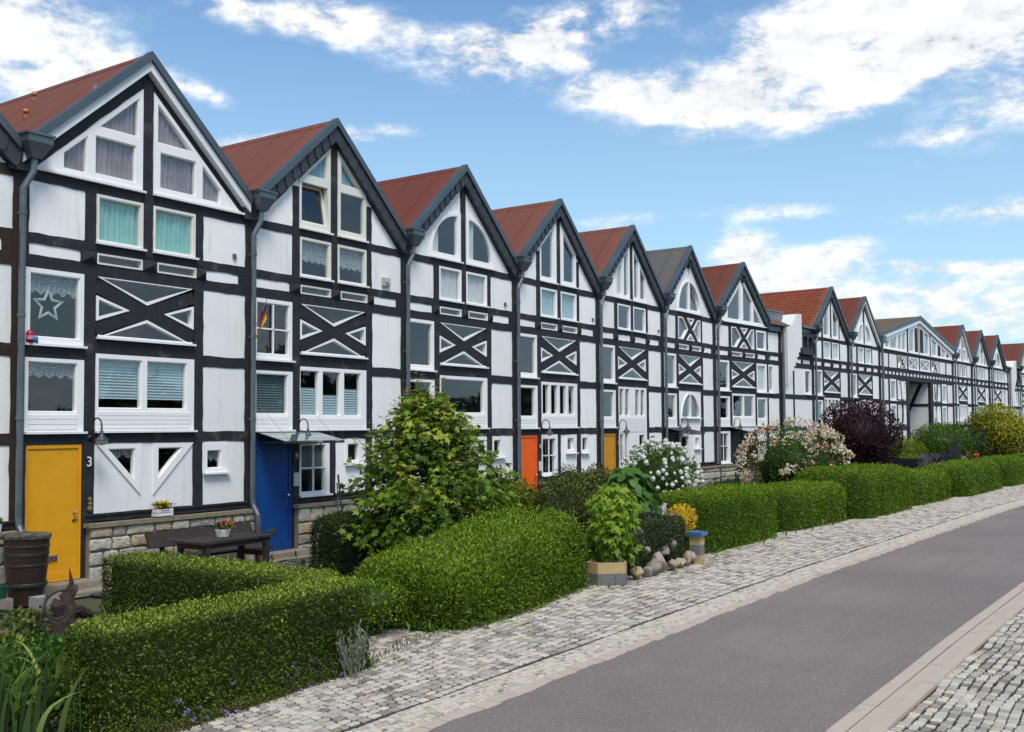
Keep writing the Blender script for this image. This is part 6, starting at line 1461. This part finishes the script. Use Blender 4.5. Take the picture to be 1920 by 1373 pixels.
b = MB(); b.box(-.65, .65, -.75, .45, 0, .06); o = b.build('paving_step', mat('grey_step_slab', (.17, .17, .175), .8, noise=(6, .1))); o.location = (9.5, -1.1, 0); tag(o, 'grey step slab in front of the blue door', 'step')
def stump():
    r = empty('tree_stump', (8.62, -3.62, 0), label='cut tree stump with a broken second stem below the dark hedge block', cat='tree stump'); b = MB()
    b.tube([(0, 0, 0), (0, 0, .15), (.01, 0, .34)], [.17, .13, .115], 10); b.v = [tuple(Vector(v)+mnoise.noise_vector(Vector(v)*8)*.02) for v in b.v]; b.build('trunk', mat('stump_bark', (.13, .085, .06), .9, noise=(9, .3), bump=(16, .8, .01)), r)
    b = MB(); b.tube([(-.27, .12, 0), (-.28, .12, .3), (-.30, .12, .58)], [.06, .05, .02], 8); b.build('broken_stem', BARK, r)
stump()
flower_stand('red_flowers', 'few pink and red flowers at the foot of the tree stump', 8.5, -4.15, .0, .35, .42, MAG_F, 9, .05, tall=.7)
def broom():
    r = empty('broom', (10.86, -.32, .0), label='broom and pole leaning upright against the stone coping beside the small dark hedge', cat='broom'); b = MB(); b.tube([(-.04, -.15, .3), (.02, -.0, 1.45)], .014, 8); b.build('handle', ZINC, r); b = MB(); b.tube([(.0, -.2, .55), (.05, .0, 1.62)], [.014, .02], 8); b.build('pole', BLACKM, r)
broom()
def boat():
    r = empty('wooden_boat', (38.0, -6.35, .56), -.62, label='black tarred wooden boat standing in the garden behind the hedge', cat='boat'); m = mat('black_tarred_wood', (.012, .012, .015), .45, noise=(6, .4), bump=(10, .5, .01))
    b = MB(); S = 14; V = []
    for i in range(S+1):
        u = i/S; x = -2.6+u*4.4; wd = .62*math.sin(math.pi*(.10+.82*u))**.7; sh = .62+.22*(2*u-1)**2+.12*u
        for y, z in ((-wd, sh), (-wd*.85, .25), (-wd*.35, .0), (wd*.35, .0), (wd*.85, .25), (wd, sh), (wd*.9, sh), (wd*.75, .28), (0, .06), (-wd*.75, .28), (-wd*.9, sh)): V.append((x, y, z))
    n = 11; b.add(V, [(i*n+k, i*n+(k+1) % n, (i+1)*n+(k+1) % n, (i+1)*n+k) for i in range(S) for k in range(n)]+[tuple(range(n-1, -1, -1)), tuple(range(S*n, S*n+n))]); b.build('hull', m, r)
    for x in (-1.2, .3): t = MB(); t.box(x-.1, x+.1, -.5, .5, .50, .53); t.build('thwart', m, r)
    t = MB(); t.add([(x, y, z) for y in (-.04, .04) for x, z in ((1.2, .55), (1.75, .55), (1.92, 1.34), (1.66, 1.34), (1.5, .95))], [(0, 1, 2, 3, 4), (9, 8, 7, 6, 5)]+[(i, i+5, (i+1) % 5+5, (i+1) % 5) for i in range(5)]); t.build('stern_post', m, r)
    for x in (-1.5, .8): t = MB(); t.box(x-.1, x+.1, -.4, .4, -.42, .1); t.build('support', WOODD, r)
boat()
for k, (x, y, lab) in enumerate(((34.1, -6.9, 'bare grey twiggy shrub in front of the boat, left one'), (35.9, -7.0, 'bare grey twiggy shrub in front of the boat, right one'))):
    b = MB(); rd = random.Random(k+5); tips = [((0, 0, .6), .035, Vector((.05, 0, 1)))]
    def grow(p, rr, d, lv):
        q = p+d*(.26 if lv < 2 else .16); b.tube([p, q], [rr, rr*.75], 5)
        if lv < 5:
            for _ in range(2 if lv < 3 else 3): grow(q, rr*.62, (d+Vector((rd.gauss(0, .5), rd.gauss(0, .5), rd.gauss(0, .25)))).normalized(), lv+1)
    grow(Vector((0, 0, 0)), .035, Vector((0, 0, 1)), 0); b.v = [(v[0], v[1], v[2]*1.15) for v in b.v]
    o = b.build('bare_shrub', mat('grey_twigs', (.19, .15, .13), .9)); o.location = (x, y, .35); o.scale = (1.0, 1.0, 1.0); tag(o, lab, 'bare shrub', 'bare twiggy shrubs by the boat')

# far wood across the water, seen only mirrored in the panes
def wood():
    n = 16000; t = rng.random(n); x = -70+t*220; y = -75-8*rng.random(n); top = 7+3.0*np.sin(x*.09)+2.0*np.sin(x*.31+1)+1.2*np.sin(x*.83); z = np.abs(rng.random(n)**.6)*top; P = np.stack([x, y, z], 1)
    V, F, T = leaf_cloud(P, unit(rng.normal(size=(n, 3))), 1.3, aspect=.9); o = np_mesh('far_wood', V, F, T, [G_DARK]); tag(o, 'dark wood on the far side of the road', 'wood', kind='stuff')
wood()
